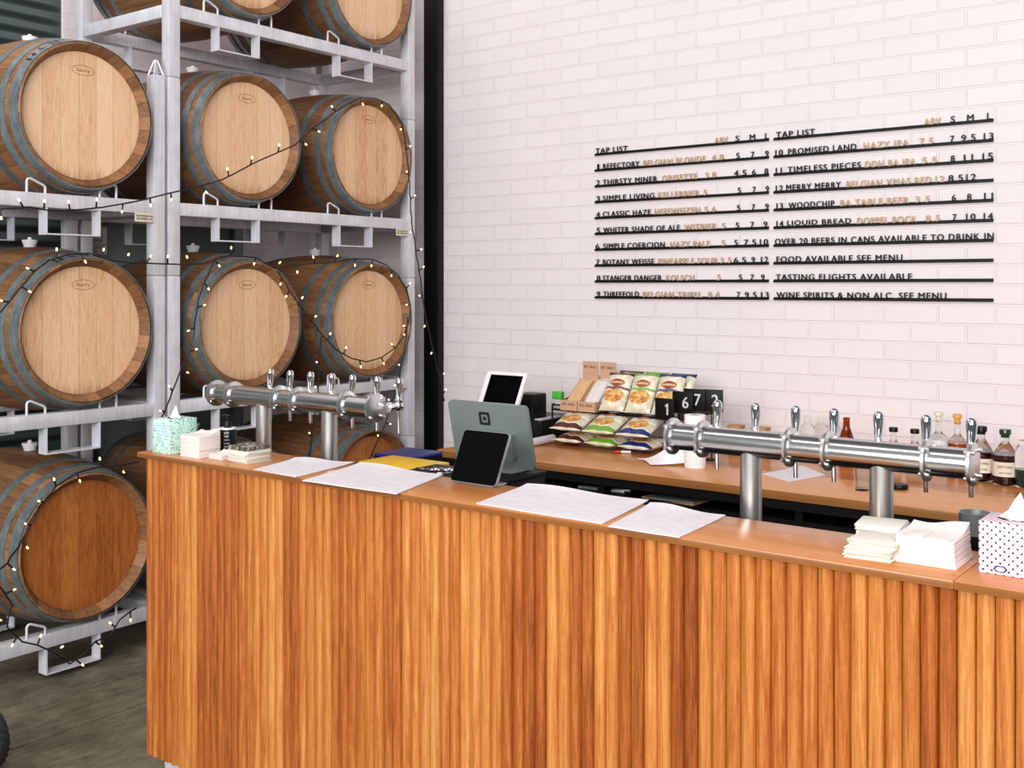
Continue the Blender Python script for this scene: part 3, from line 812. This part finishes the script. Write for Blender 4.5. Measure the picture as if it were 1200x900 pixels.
# ------------------------------------------------------------------ point of sale
pc = thing('till_cabinet', 'black cabinet behind the bar holding the till screen', 'cabinet', (-2.10, 2.40, LBZ))
G().box(0, .21, 0, .255, 0, .194-.012, .003).done('cabinet_body', 'void', pc, 30)
G().box(-.005, .215, -.005, .26, .182, .194, .003).done('cabinet_top', 'void', pc, 30)
PZ = LBZ+.194
def slab(x0, x1, y0, y1, z0, z1, r, n=6):
    """rounded-corner slab in the XZ plane, thickness along Y"""
    pts = []
    for cx, cz, a0 in ((x1-r, z1-r, 0), (x0+r, z1-r, 90), (x0+r, z0+r, 180), (x1-r, z0+r, 270)):
        for k in range(n+1):
            a = math.radians(a0+90*k/n); pts.append((cx+r*math.cos(a), cz+r*math.sin(a)))
    return pts
def rslab(name, mat, parent, W, H, th, r, tilt, loc, ox=0., oz=0., oy=0., sm=30):
    g = G(); p = slab(-W/2+ox, W/2+ox, 0, 0, oz, oz+H, r)
    m = Matrix.Translation(loc) @ Matrix.Rotation(tilt, 4, 'X') @ Matrix(((1, 0, 0, 0), (0, 0, 1, oy), (0, 1, 0, 0), (0, 0, 0, 1)))
    g.prism(p, 0, th, m); return g.done(name, mat, parent, sm)
# till screen, its back to the camera; top leans towards the camera (-Y)
TL = XY(523, 2.55); TRt = XY(615, 2.55); cx = (TL+TRt)/2; Wd = TRt-TL
tl = thing('till_screen', 'large grey-backed till screen with square emblem behind the bar', 'till', (cx, 2.60, PZ))
tilt = math.radians(13)
rslab('screen_shell', 'darkmetal', tl, Wd, .198, .012, .014, tilt, (0, 0, .008), 0, 0, 0)
rslab('display', 'screen', tl, Wd-.012, .184, .001, .008, tilt, (0, 0, .008), 0, .008, .0122)
rslab('stand_plate', 'darkmetal', tl, .16, .085, .02, .01, tilt, (0, 0, .008), .015, .03, -.02)
g = G(); g.box(-.07, .11, -.06, .04, 0, .008, .003); g.done('stand_base', 'darkmetal', tl, 30)
m = Matrix.Translation((0, 0, .008)) @ Matrix.Rotation(tilt, 4, 'X') @ frame((-.012, -.0008, .150), (1, 0, 0), (0, 0, 1))
def ring_prism(g, R, r2, rc, z0, z1, m):
    o = slab(-R, R, 0, 0, -R, R, rc); i_ = slab(-r2, r2, 0, 0, -r2, r2, rc*.5); n = len(o)
    v = [(x, y, z1) for x, y in o]+[(x, y, z1) for x, y in i_]+[(x, y, z0) for x, y in o]+[(x, y, z0) for x, y in i_]
    f = []
    for k in range(n):
        j = (k+1) % n
        f += [(k, j, n+j, n+k), (2*n+k, 2*n+j, j, k), (n+k, n+j, 3*n+j, 3*n+k)]
    g.add(v, f, m)
g = G(); ring_prism(g, .0205, .0125, .006, -.0008, .0008, m); g.prism(slab(-.0055, .0055, 0, 0, -.0055, .0055, .001), -.0008, .0008, m)
g.done('emblem', 'ink', tl, 0)
# customer display on the bar top, leaning back
p0, p1 = onZ(526, 566, CZ), onZ(576, 574, CZ)
cw = p1.x-p0.x+.004
cd = thing('card_reader_screen', 'small black customer payment screen on a silver stand on the bar top', 'payment terminal', ((p0.x+p1.x)/2, p0.y+.006, CZ))
tb = math.radians(-26)
rslab('screen_shell', 'silver', cd, cw, .152, .009, .011, tb, (0, 0, .006), 0, 0, 0)
rslab('display', 'screen', cd, cw-.003, .149, .0016, .010, tb, (0, 0, .006), 0, .0015, -.0016)
g = G(); g.box(-cw*.36, cw*.40, .006, .075, 0, .005, .002); g.prism([(.02, .0), (.075, .0), (.05, .05), (.045, .06)], -.03, .03, Matrix(((0, 0, 1, 0), (1, 0, 0, 0), (0, 1, 0, .004), (0, 0, 0, 1))))
g.done('stand', 'silver', cd, 30)
# steel caddy of bar tools on the work bench
cdy = thing('tool_caddy', 'open steel caddy of bar tools beside the till screen', 'caddy', (-2.30, 2.69, LBZ))
g = G(); g.box(-.13, .13, -.085, .085, 0, .145, .004); g.done('caddy_body', 'silver', cdy, 30)
G().box(-.12, .12, -.075, .075, .145, .148, .001).done('caddy_mat', 'blackplastic', cdy, 30)
rnd = random.Random(9)
for i in range(5):
    q = Vector((-2.37+.036*i, 2.655+.035*(i % 3), LBZ+.148))
    o = thing('bottle_opener', 'steel bottle opener lying beside the till, %s' % ('farthest left', 'second from left', 'third from left', 'fourth from left', 'nearest the screen')[i], 'bottle opener', q, rnd.uniform(-1.2, 1.2), 'bar tools by the till')
    g = G(); g.box(-.045, .03, -.006, .006, 0, .004, .0015); g.tube([(.042+.014*math.cos(2*PI*k/16), .014*math.sin(2*PI*k/16), .004) for k in range(16)], .004, 8, True)
    g.done('opener_blade', 'chrome', o, 40)

# ------------------------------------------------------------------ recycling bins past the bar
def bin_(label, pix, z, mat):
    P = [onZ(u, v, z) for u, v in pix]
    x0 = min(p.x for p in P); x1 = max(p.x for p in P); y0 = min(p.y for p in P); y1 = max(p.y for p in P)
    t = thing('recycling_bin', label, 'bin', ((x0+x1)/2, (y0+y1)/2, 0)); a, b = (x1-x0)/2, (y1-y0)/2
    g = G()
    v = [(-a*.82, -b*.82, 0), (a*.82, -b*.82, 0), (a*.82, b*.82, 0), (-a*.82, b*.82, 0), (-a*.97, -b*.97, z-.015), (a*.97, -b*.97, z-.015), (a*.97, b*.97, z-.015), (-a*.97, b*.97, z-.015)]
    g.add(v, [(3, 2, 1, 0), (4, 5, 6, 7), (0, 1, 5, 4), (1, 2, 6, 5), (2, 3, 7, 6), (3, 0, 4, 7)]); g.done('bin_body', 'void', t, 30)
    G().box(-a, a, -b, b, z-.015, z, .004).done('bin_lid', mat, t, 30)
    return t
bin_('black bin with a yellow lid between the bar and the barrels', [(424, 541), (458, 533.5), (513, 540), (491, 549)], .985, 'yellow')
bin_('black bin with a dark blue lid behind the yellow-lidded one', [(448, 532), (474, 524.5), (512, 528), (492, 534)], .985, 'blue')

# ------------------------------------------------------------------ back bench
BZ = .86; BY = 3.95; BX0 = XY(512, 3.95)
bb = thing('back_bench', 'long timber-topped back bench with dark open shelving against the brick wall', 'bench', (BX0, BY, 0))
BL = .6-BX0
G().box(0, BL, 0, WY-BY-.003, BZ-.034, BZ, .003).done('bench_top', 'bench', bb, 30)
g = G(); g.box(0.01, BL, .012, .03, BZ-.072, BZ-.034); g.done('edge_rail', 'void', bb, 0)
g = G()
for x in (.02, .9, 1.8, 2.7, BL-.05): g.box(x, x+.03, .03, 1.0, 0, BZ-.072)
g.box(.05, BL-.05, .98, 1.0, 0, BZ-.072); g.done('carcass', 'void', bb, 0)
SZ = .745
for i, (a, b) in enumerate(((.05, .9), (.93, 1.8), (1.83, 2.7), (2.73, BL-.05))): G().box(a, b, .035, .98, SZ-.02, SZ).done('shelf', 'void', bb, 0)
# things on the shelf
q = onY(706, 573, 4.03)
tg = thing('metal_tongs', 'grey metal tongs lying on the dark shelf under the back bench', 'tongs', (q.x, 4.05, SZ), .1)
g = G(); g.box(-.12, .10, -.012, .0, 0, .012, .003); g.box(-.12, .02, .004, .016, 0, .014, .003); g.box(.0, .12, .0, .012, .004, .016, .003, Matrix.Rotation(.06, 4, 'Z')); g.box(-.13, -.115, -.012, .016, 0, .014, .003)
g.done('tong_arms', 'silver', tg, 30)
q = onY(786, 583, 4.03)
for i in range(3):
    o = G().box(-.13+.01*i, .13-.02*i, -.09, .07, 0, .005, .0008).done('folded_paper', ('card', 'timber', 'grey')[i] if i < 2 else 'darkmetal', None, 30, (q.x+.01*i, 4.10-.012*i, SZ+.0052*i), (0, 0, .12*i-.1))
    tag(o, ('bottom brown booklet on the dark shelf under the back bench', 'middle tan booklet on the dark shelf under the back bench', 'topmost dark grey booklet on the dark shelf under the back bench')[i], 'booklet', 'booklets under the back bench')

# tablet, printer, drawer
q0, q1 = onY(560, 474, 4.25), onY(607, 476, 4.25)
tw = q1.x-q0.x
tab = thing('tablet', 'white-framed tablet on a stand by the brick wall', 'tablet', ((q0.x+q1.x)/2, 4.25, BZ))
tz = q0.z-BZ; tt = math.radians(-27)
rslab('tablet_frame', 'white', tab, tw, .185, .012, .012, tt, (0, -.004, tz))
rslab('display', 'screen', tab, tw*.8, .15, .001, .003, tt, (0, -.004, tz), .004, .017, -.001)
g = G(); g.box(-.07, .07, -.02, .12, 0, .012, .004); g.box(-.05, .05, .03, .05, .012, tz+.06, .004, None); g.done('tablet_stand', 'white', tab, 30)
dx0, dx1 = -3.44, -3.187
dr = thing('cash_drawer', 'black cash drawer on the back bench left of the snacks', 'cash drawer', (dx0, 4.43, BZ))
g = G(); g.box(0, dx1-dx0, 0.01, .36, 0, .108, .003); g.done('drawer_case', 'blackplastic', dr, 30)
G().box(.006, dx1-dx0-.006, 0, .0105, .012, .095, .003).done('drawer_front', 'void', dr, 30)
G().box(.205, .25, .02, .20, .108, .116, .002).done('receipt_tray', 'grey', dr, 30)
px0, px1 = XY(602, 4.55), XY(632, 4.55)
pr = thing('receipt_printer', 'black box-shaped receipt printer on the cash drawer beside the white tablet', 'printer', (-3.36, 4.445, BZ+.108))
G().box(0, .12, 0, .12, 0, .13, .006).done('printer_case', 'blackplastic', pr, 30)
G().box(.008, .107, -.002, .0, .02, .1, .0).done('printer_front', 'void', pr, 0)
G().box(.01, .105, .03, .034, .1245, .1262).done('paper_slot', 'grey', pr, 0)
q = Vector((-3.14, 4.27, BZ+.02)); q2 = Vector((-3.148, 4.49, BZ+.02))
tag(G().cyl((0, 0, 0), tuple(q2-q), .02, n=24).done('paper_roll', 'paper', None, 40, q), 'white roll of paper lying on the back bench in front of the cash drawer', 'paper roll')
gx = XY(654, 4.56)
gb = thing('green_carton', 'small green and white carton on the rack left of the cardboard snack trays', 'carton', (gx, 4.56, BZ+.165))
G().box(-.026, .026, -.015, .015, 0, .045, .001).done('carton_base', 'grey', gb, 30)
G().box(-.028, .028, -.016, .016, .045, .085, .003).done('carton_top', 'green', gb, 30)

# snack display
SX0, SX1, SY0, SY1 = -3.18, -2.45, 4.50, 4.90
sd_ = thing('snack_rack', 'black two-tier wire rack full of snack packets on the back bench', 'rack', (SX0, SY0, BZ))
g = G(); Wr = SX1-SX0; Dr = SY1-SY0; Z1, Z2 = .012, .165
g.box(0, Wr, .14, Dr, Z1-.008, Z1); g.box(0, Wr, .02, Dr, Z2-.008, Z2)
g.done('shelf_plate', 'void', sd_, 0)
for x in (0, Wr):
    G().tube([(x, .03, 0), (x, .03, Z2+.02), (x, Dr, .24), (x, Dr, 0)], .005, 8).done('side_frame', 'black', sd_)
for z, y in ((Z2+.02, .03), (.24, Dr), (Z1+.03, .03)): G().tube([(0, y, z), (Wr, y, z)], .004, 8).done('rail', 'black', sd_)
def bag_mesh(Wb, Hb, bul):
    g = G(); N, K = 14, 18; vs = []; fs = []
    for sgn in (1, -1):
        for j in range(K+1):
            for i in range(N+1):
                s = i/N*2-1; t = j/K*2-1
                e = (1-abs(s)**3)*(1-abs(t)**4)
                pin = 1-.06*(1-abs(t)**6)*abs(s)
                zz = bul*e**.75*(1+.1*math.sin(7*s+3*t)) if e > 0 else 0
                vs.append((s*Wb/2*pin, Hb/2+t*Hb/2, sgn*zz+.0008*sgn))
    MM = (N+1)*(K+1)
    for j in range(K):
        for i in range(N):
            a = j*(N+1)+i; fs.append((a, a+1, a+N+2, a+N+1)); fs.append((MM+a, MM+a+N+1, MM+a+N+2, MM+a+1))
    ring = [i for i in range(N+1)]+[j*(N+1)+N for j in range(1, K+1)]+[K*(N+1)+i for i in range(N-1, -1, -1)]+[j*(N+1) for j in range(K-1, 0, -1)]
    for a, b in zip(ring, ring[1:]+ring[:1]): fs.append((a, MM+a, MM+b, b))
    g.add(vs, fs); return g
protos = {}
def bag(kind, x, y, z, tilt, rz, label, Wb=.178, roll=0., bul=.027):
    if kind not in protos:
        o = bag_mesh(Wb, .215, bul).done('snack_bag', kind, None, 60); protos[kind] = o
    else:
        o = protos[kind].copy(); COL.objects.link(o)
    o.location = (x, y, z); o.rotation_euler = (tilt, roll, rz); tag(o, label, 'snack packet', 'snack packets on the rack')
    return o
R_ = math.radians
for i, (k, nm) in enumerate((('bagbrown', 'brown'), ('baggreen', 'lime green'), ('bagblue', 'dark blue'))):
    xx = (-3.005, -2.815, -2.625)[i]
    bag(k, xx, SY0-.10, BZ+.029, R_(3), R_(-2), 'cream packet with %s lower edge, bottom of its lower-tier pile' % nm)
    bag(k, xx-.004, SY0-.11, BZ+.086, R_(19), R_(2), 'cream packet with %s lower edge, top of its lower-tier pile' % nm)
for i, (k, nm) in enumerate((('bagbrown', 'brown'), ('baggreen', 'lime green'), ('bagblue', 'dark blue'))):
    xx = (-2.822, -2.675, -2.528)[i]
    bag(k+'up', xx+.012, SY0+.085, BZ+Z2+.012, R_(60), R_(-3), 'cream packet with %s top edge behind its twin on the upper tier' % nm, .143)
    bag(k+'up', xx, SY0+.02, BZ+Z2+.012, R_((56, 58, 60)[i]), R_(3), 'cream packet with %s top edge at the front of the upper tier' % nm, .143)
for i, (mt, nm) in enumerate((('nut', 'kraft brown'), ('oat', 'pale grey'))):
    xx = -3.11+.105*i
    t = thing('snack_tray', 'cardboard display tray with header card holding %s packets' % nm, 'tray', (xx, SY0+.0, BZ+Z2), 0, 'cardboard snack trays')
    g = G(); g.box(0, .1, 0, .003, 0, .05); g.box(0, .003, .003, .2, 0, .05); g.box(.097, .1, .003, .2, 0, .05); g.box(.003, .097, .003, .2, 0, .003)
    g.done('tray_body', 'card', t, 0)
    G().box(.004, .1, .2, .203, 0, .235).done('header_card', 'card', t, 0)
    text('BITE • SNACK', 'lettering', 'ink', t, .076, .013, .0006, frame((.012, .1998, .2), (1, 0, 0), (0, 0, 1)))
    text('BITE • SNACK', 'lettering', 'ink', t, .076, .013, .0006, frame((.012, -.0002, .025), (1, 0, 0), (0, 0, 1)))
    for j in range(3):
        o = bag_mesh(.088, .2, .016).done('snack_packet', mt, None, 60, (xx+.05, SY0+.016+.045*j, BZ+Z2+.018+.006*j), (R_(40), 0, 0))
        tag(o, '%s snack packet in the cardboard tray, %s' % (nm, ('frontmost', 'middle', 'rearmost')[j]), 'snack packet', 'packets in the cardboard trays')

# table number stands
for i, (num, u, dz, y) in enumerate((('1', 779, -.028, 4.40), ('6', 800, .006, 4.42), ('7', 814, .02, 4.44), ('2', 834, .02, 4.46))):
    x = XY(u, y)
    t = thing('table_number_stand', 'black table number flag with a white %s on a thin pole' % num, 'table number', (x, y, BZ), (-.08, .0, .05, .25)[i], 'table number stands')
    g = G(); g.lathe([(.03, 0), (.03, .006), (.004, .01)], 24); g.cyl((0, 0, .008), (0, 0, .30+dz), .003, n=10); g.done('pole', 'black', t, 40)
    G().box(-.052, .052, -.003, .003, .20+dz, .30+dz, .001).done('flag', 'black', t, 30)
    nf = frame((.0, -.0031, .225+dz), (1, 0, 0), (0, 0, 1))
    if num == '1': G().prism([(.012, 0), (.021, 0), (.021, .052), (.014, .052), (.004, .043), (.004, .036), (.012, .041)], 0, .0012, nf).done('numeral', 'digit', t, 0)
    else: text(num, 'numeral', 'digit', t, .03, .052, .0012, nf, .002)
# paper towel roll with a loose sheet
q = onZ(812, 548, BZ)
pt = thing('paper_towel_roll', 'white paper towel roll standing upright with its loose end spread on the bench', 'paper towel', (q.x, q.y+.02, BZ))
G().lathe([(.02, 0), (.045, 0), (.046, .004), (.046, .224), (.045, .228), (.02, .228)], 40, None, False).done('roll', 'tissue', pt, 40)
A = [onZ(746, 537, BZ), onZ(762, 546, BZ), onZ(800, 548, BZ)]
g = G(); N = 12; vs = []; fs = []
for lay in (0, 1):
    for i in range(N+1):
        s = i/N
        lo = A[0].lerp(A[1], .5)
        for j in range(7):
            t_ = j/6
            # from roll edge (s=0) to the spread end (s=1): strip drops flat
            st = Vector((-.0455, -.005, .015+.16*t_)); en = Vector((A[1].lerp(A[0], t_).x-pt.location.x, A[1].lerp(A[0], t_).y-pt.location.y, .002+.006*math.sin(5*t_)+.003))
            p = st.lerp(en, s); p.z = en.z+(st.z-en.z)*(1-s)**2.0
            vs.append((p.x, p.y, p.z+.0008*lay))
MM = (N+1)*7
for i in range(N):
    for j in range(6):
        a = i*7+j; fs.append((a, a+1, a+8, a+7)); fs.append((MM+a, MM+a+7, MM+a+8, MM+a+1))
g.add(vs, fs); g.done('loose_sheet', 'tissue', pt, 70)
# marker pen
q = onZ(728, 531, BZ)
pn = thing('marker_pen', 'red and white marker pen lying on the back bench before the snacks', 'pen', (q.x, q.y, BZ+.006), .5)
G().cyl((-.03, 0, 0), (.0, 0, 0), .006, n=14).done('pen_cap', 'red', pn); G().cyl((0, 0, 0), (.045, 0, 0), .0058, n=14).done('pen_barrel', 'white', pn)
# paper sheet on the bench
P = [onZ(893, 556, BZ), onZ(940, 546, BZ), onZ(968, 557, BZ), onZ(925, 565, BZ)]
c = sum(P, Vector())/4
tag(G().prism([(p.x-c.x, p.y-c.y) for p in P], .0005, .002).done('paper_sheet', 'paper', None, 0, (c.x, c.y, BZ)), 'white paper sheet on the back bench behind the right tap tower', 'paper')
# black lid
q = onZ(1054, 573, BZ)
tag(G().lathe([(.03, 0), (.033, .004), (.033, .016), (.03, .02), (.01, .021)], 32).done('jar_lid', 'blackplastic', None, 40, (q.x, q.y, BZ)), 'round black lid lying on the back bench beside the right tower post', 'lid')
# tumbler
q = onZ(1010, 574, BZ)
tag(G().lathe([(.026, 0), (.03, .09), (.0285, .09), (.0245, .008), (.002, .007)], 32).done('drinking_glass', 'clear', None, 40, (q.x, q.y, BZ)), 'clear glass tumbler on the back bench left of the right tower post', 'glass')

# bottles
def bottle(name, label, u, y, prof, mats, cap=None, lab=None, txt=None, liquid=None, group='bottles on the back bench'):
    x = XY(u, y); t = thing(name, label, 'bottle', (x, y, BZ), 0, group)
    G().lathe(prof, 32).done('glass_body', mats, t, 45)
    if liquid: G().lathe(liquid[0], 32).done('liquid', liquid[1], t, 45)
    if cap: G().lathe(cap[0], 24).done('cap', cap[1], t, 45)
    if lab:
        r, z0, z1, mt = lab
        G().lathe([(r, z0), (r, z1)], 40, None, False).done('bottle_label', mt, t, 45)
        if txt:
            d = Vector((-x, -y, 0)).normalized(); s_ = Vector((-d.y, d.x, 0))
            for k, (tx, W_, H_) in enumerate(txt):
                text(tx, 'lettering', 'ink', t, W_, H_, .0008, frame(d*(r+.0003)-s_*W_/2+Vector((0, 0, z1-.022-.022*k)), s_, (0, 0, 1)))
    return t
bd = [(.044, 0), (.047, .004), (.047, .105), (.042, .125), (.026, .15), (.016, .165), (.0145, .17), (.0145, .192)]
lq = lambda z1: [(.042, .004), (.0455, .006), (.0455, z1)]
def spirit(u, y, label, capc, liqm):
    cap = ([(.0165, .186), (.0165, .196), (.022, .198), (.022, .216), (.0205, .219)], capc)
    return bottle('spirit_bottle', label, u, y, bd, 'clear', cap, (.0474, .035, .092, 'label'), (('RESTA KING', .055, .009), ('SINGLE SPIRIT', .045, .005)), (lq(.118), liqm))
spirit(1178, 4.63, 'dark spirit bottle with a green stopper and cream label at the right', 'olive', 'darkspirit')
spirit(1150, 4.67, 'dark spirit bottle with a black stopper and cream label, left of the green-stoppered one', 'blackplastic', 'darkspirit')
sq = [(.034, 0), (.037, .004), (.037, .135), (.032, .15), (.016, .163), (.013, .17), (.013, .218)]
ck = [(.012, .211), (.012, .235), (.018, .237), (.018, .251), (.016, .253)]
bottle('spirit_bottle', 'amber spirit bottle with an orange cork and white label beside the right tower end', 1122, 4.74, sq, 'clear', (ck, 'cork'), (.0374, .055, .115, 'paper'), (('BRIX', .045, .014), ('SPIRITS', .04, .008)), ([(.033, .004), (.036, .006), (.036, .133)], 'whisky'))
bottle('spirit_bottle', 'clear spirit bottle with a pale cork and white label, left of the amber one', 1100, 4.78, sq, 'clear', (ck, 'label'), (.0374, .055, .125, 'paper'), (('BRIX', .045, .014), ('SPIRITS', .04, .008)))
sc = [(.032, 0), (.034, .004), (.034, .085), (.028, .108), (.014, .122), (.0125, .13), (.0125, .16)]
for u, w_ in ((1047, 'left'), (1072, 'right')):
    bottle('mixer_bottle', 'clear bottle with black screw cap and black label, the %s of two' % w_, u, 4.72, sc, 'clear', ([(.015, .16), (.0185, .161), (.0185, .178), (.017, .18)], 'blackplastic'), (.0345, .03, .085, 'black'))
bb_ = [(.028, 0), (.0305, .004), (.0305, .125), (.026, .14), (.0155, .172), (.0135, .2), (.0145, .204), (.0145, .213), (.012, .215)]
bottle('beer_bottle', 'brown glass beer bottle standing behind the right tap tower', 992, 4.66, bb_, 'amberglass')
gl = [(.03, 0), (.033, .004), (.033, .125), (.028, .145), (.0155, .158), (.0145, .163), (.0145, .18), (.017, .182), (.017, .19), (.0145, .191)]
for u, y_, w_ in ((946, 4.8, 'leftmost'), (962, 4.82, 'middle'), (977, 4.84, 'rightmost')):
    bottle('clear_bottle', 'empty clear glass bottle near the brown beer bottle, %s of three' % w_, u, y_, gl, 'clear')
jr = [(.04, 0), (.043, .004), (.043, .13), (.036, .155), (.03, .165), (.032, .168), (.032, .18), (.03, .182)]
bottle('glass_jar', 'clear glass jar at the right edge of the back bench', 1203, 4.62, jr, 'clear', None, None, None, ([(.036, .005), (.041, .007), (.041, .07)], 'olive'))
for u0, u1, lb_ in ((856, 869, 'left'), (884, 899, 'right')):
    xa, xb = XY(u0, 4.8), XY(u1, 4.8)
    t = thing('timber_block', 'small raw timber box behind the right tap tube, %s of two' % lb_, 'box', ((xa+xb)/2, 4.8, BZ))
    a = (xb-xa)/2
    g = G(); g.box(-a, a, -.03, .03, 0, .105, .002); g.box(-a-.004, a+.004, -.034, .034, .105, .122, .002); g.done('block', 'timber', t, 30)

# ------------------------------------------------------------------ tap list on the wall
LX0, LX1 = XY(698, WY), XY(901.5, WY); RX0_, RX1_ = XY(907.3, WY), XY(1164.5, WY)
lu = lambda x: 690+x/3.75
ru = lambda x: 890+x/3.748
K, A_ = 'letterblack', 'lettergold'
LEFT = [
 [('TAP LIST', 30, 170, K), ('ABV', 553, 610, A_), ('S', 645, 660, K), ('M', 707, 730, K), ('L', 775, 789, K)],
 [('1', 38, 45, K), ('REFECTORY', 63, 222, K), ('BELGIAN BLONDE', 240, 513, A_), ('4.8', 540, 592, A_), ('5', 648, 662, K), ('7', 713, 727, K), ('9', 775, 790, K)],
 [('2', 33, 48, K), ('THIRSTY MINER', 62, 300, K), ('GRISETTE', 323, 475, A_), ('3.8', 512, 558, A_), ('4.5', 638, 692, K), ('6', 718, 733, K), ('8', 772, 788, K)],
 [('3', 33, 48, K), ('SIMPLE LIVING', 62, 288, K), ('KELLERBIER', 305, 485, A_), ('5', 505, 519, A_), ('5', 655, 668, K), ('7', 720, 733, K), ('9', 777, 791, K)],
 [('4', 33, 48, K), ('CLASSIC HAZE', 62, 272, K), ('HEFEWEIZEN', 290, 488, A_), ('5.6', 508, 557, A_), ('5', 651, 665, K), ('7', 716, 730, K), ('9', 775, 790, K)],
 [('5', 35, 49, K), ('WHITER SHADE OF ALE', 64, 400, K), ('WITBIER', 420, 560, A_), ('5', 585, 600, A_), ('5', 646, 660, K), ('7', 711, 725, K), ('9', 768, 784, K)],
 [('6', 30, 45, K), ('SIMPLE COERCION', 64, 333, K), ('HAZY PALE', 358, 532, A_), ('5', 584, 599, A_), ('5', 640, 654, K), ('7.5', 682, 735, K), ('10', 752, 787, K)],
 [('7', 32, 47, K), ('BOTANY WEISSE', 62, 287, K), ('PINEAPPLE SOUR', 305, 565, A_), ('3.5', 578, 626, A_), ('6.5', 638, 690, K), ('9', 715, 730, K), ('12', 757, 788, K)],
 [('8', 35, 50, K), ('STANGER DANGER', 62, 320, K), ('KOLSCH', 340, 462, A_), ('5', 565, 578, A_), ('5', 660, 673, K), ('7', 710, 725, K), ('9', 757, 772, K)],
 [('9', 35, 49, K), ('THREEFOLD', 64, 220, K), ('BELGIAN TRIPEL', 238, 497, A_), ('8.4', 524, 573, A_), ('7', 650, 664, K), ('9.5', 686, 737, K), ('13', 757, 790, K)]]
RIGHT = [
 [('TAP LIST', 73, 243, K), ('ABV', 723, 797, A_), ('S', 840, 858, K), ('M', 912, 940, K), ('L', 1000, 1018, K)],
 [('10', 70, 102, K), ('PROMISED LAND', 126, 425, K), ('HAZY IPA', 457, 655, A_), ('7.5', 703, 763, A_), ('7', 838, 855, K), ('9.5', 886, 948, K), ('13', 985, 1027, K)],
 [('11', 72, 97, K), ('TIMELESS PIECES', 124, 445, K), ('DDH BA IPA', 465, 685, A_), ('5.5', 715, 778, A_), ('8', 840, 857, K), ('11', 898, 937, K), ('15', 980, 1025, K)],
 [('12', 72, 102, K), ('MERRY MERRY', 118, 357, K), ('BELGIAN XMAS RED', 382, 755, A_), ('12', 773, 812, A_), ('8.5', 830, 893, K), ('12', 908, 950, K)],
 [('13', 75, 102, K), ('WOODCHIP', 128, 328, K), ('BA TABLE BEER', 355, 655, A_), ('3.5', 685, 748, A_), ('6', 845, 862, K), ('8', 912, 930, K), ('11', 987, 1025, K)],
 [('14', 75, 104, K), ('LIQUID BREAD', 122, 402, K), ('DOPPEL BOCK', 430, 690, A_), ('8.5', 730, 792, A_), ('7', 848, 865, K), ('10', 908, 948, K), ('14', 985, 1025, K)],
 [('OVER 20 BEERS IN CANS AVAILABLE TO DRINK IN', 68, 1028, K)],
 [('FOOD AVAILABLE SEE MENU', 75, 627, K)],
 [('TASTING FLIGHTS AVAILABLE', 72, 670, K)],
 [('WINE SPIRITS & NON ALC. SEE MENU', 75, 820, K)]]
ordn = ['topmost', 'second', 'third', 'fourth', 'fifth', 'sixth', 'seventh', 'eighth', 'ninth', 'lowest']
for side, rows, fu, xa, xb in (('left', LEFT, lu, LX0, LX1), ('right', RIGHT, ru, RX0_, RX1_)):
    for i, row in enumerate(rows):
        z = CAMZ+.716-.0866*i
        t = thing('letter_rail', 'black letter rail with standing letters, %s row of the %s tap list panel' % (ordn[i], side), 'menu rail', (xa, WY, z), 0, 'letter rails on the wall')
        g = G(); g.box(0, xb-xa, -.013, 0, -.0055, .0045, .0008); g.box(0, xb-xa, -.003, 0, .0045, .009); g.done('rail', 'letterblack', t, 0)
        for tx, a, b, mt in row:
            y = WY-.013
            p0, p1 = XY(fu(a), y), XY(fu(b), y)
            o = text(tx, 'lettering', mt, t, p1-p0, .0285, .004, frame((p0-xa, -.0125, .0046), (1, 0, 0), (0, 0, 1)), .0014, 1.15)
            if mt == A_: o['label'] = 'gold lettering'

# ------------------------------------------------------------------ trolley wheel at the lower left
q = Vector((-3.66, 1.845, 0))
ht = thing('hand_trolley', 'hand trolley with black rubber tyre at the lower left corner', 'trolley', q, .2)
RWh = .115
for y, nm in ((0, 'wheel'), (-.5, 'wheel')):
    g = G(); g.tube([(RWh*.72*math.cos(2*PI*k/40), y, RWh+RWh*.72*math.sin(2*PI*k/40)) for k in range(40)], RWh*.28, 14, True)
    for k in range(30):
        a = 2*PI*k/30; m = Matrix.Translation((0, y, RWh)) @ Matrix.Rotation(-a, 4, 'Y')
        g.box(RWh*.955, RWh*.995, -.018, .018, -.008, .004, 0, m)
    wh = g.done('wheel', 'rubber', ht, 50)
    g = G(); g.cyl((0, y-.02, RWh), (0, y+.02, RWh), RWh*.5, n=30); g.done('rim', 'silver', wh, 40)
G().cyl((0, -.5, RWh), (0, 0, RWh), .01, n=12).done('axle', 'silver', ht)
g = G(); g.tube([(-.06, -.44, .05), (-.10, -.44, 1.1), (-.10, -.06-.38+.02, 1.14)], .013, 10); g.tube([(-.06, -.3, .05), (-.10, -.3, 1.1)], .013, 10); g.box(.04-.1, .2, -.45, -.25, .02, .03); g.done('trolley_frame', 'blue', ht)
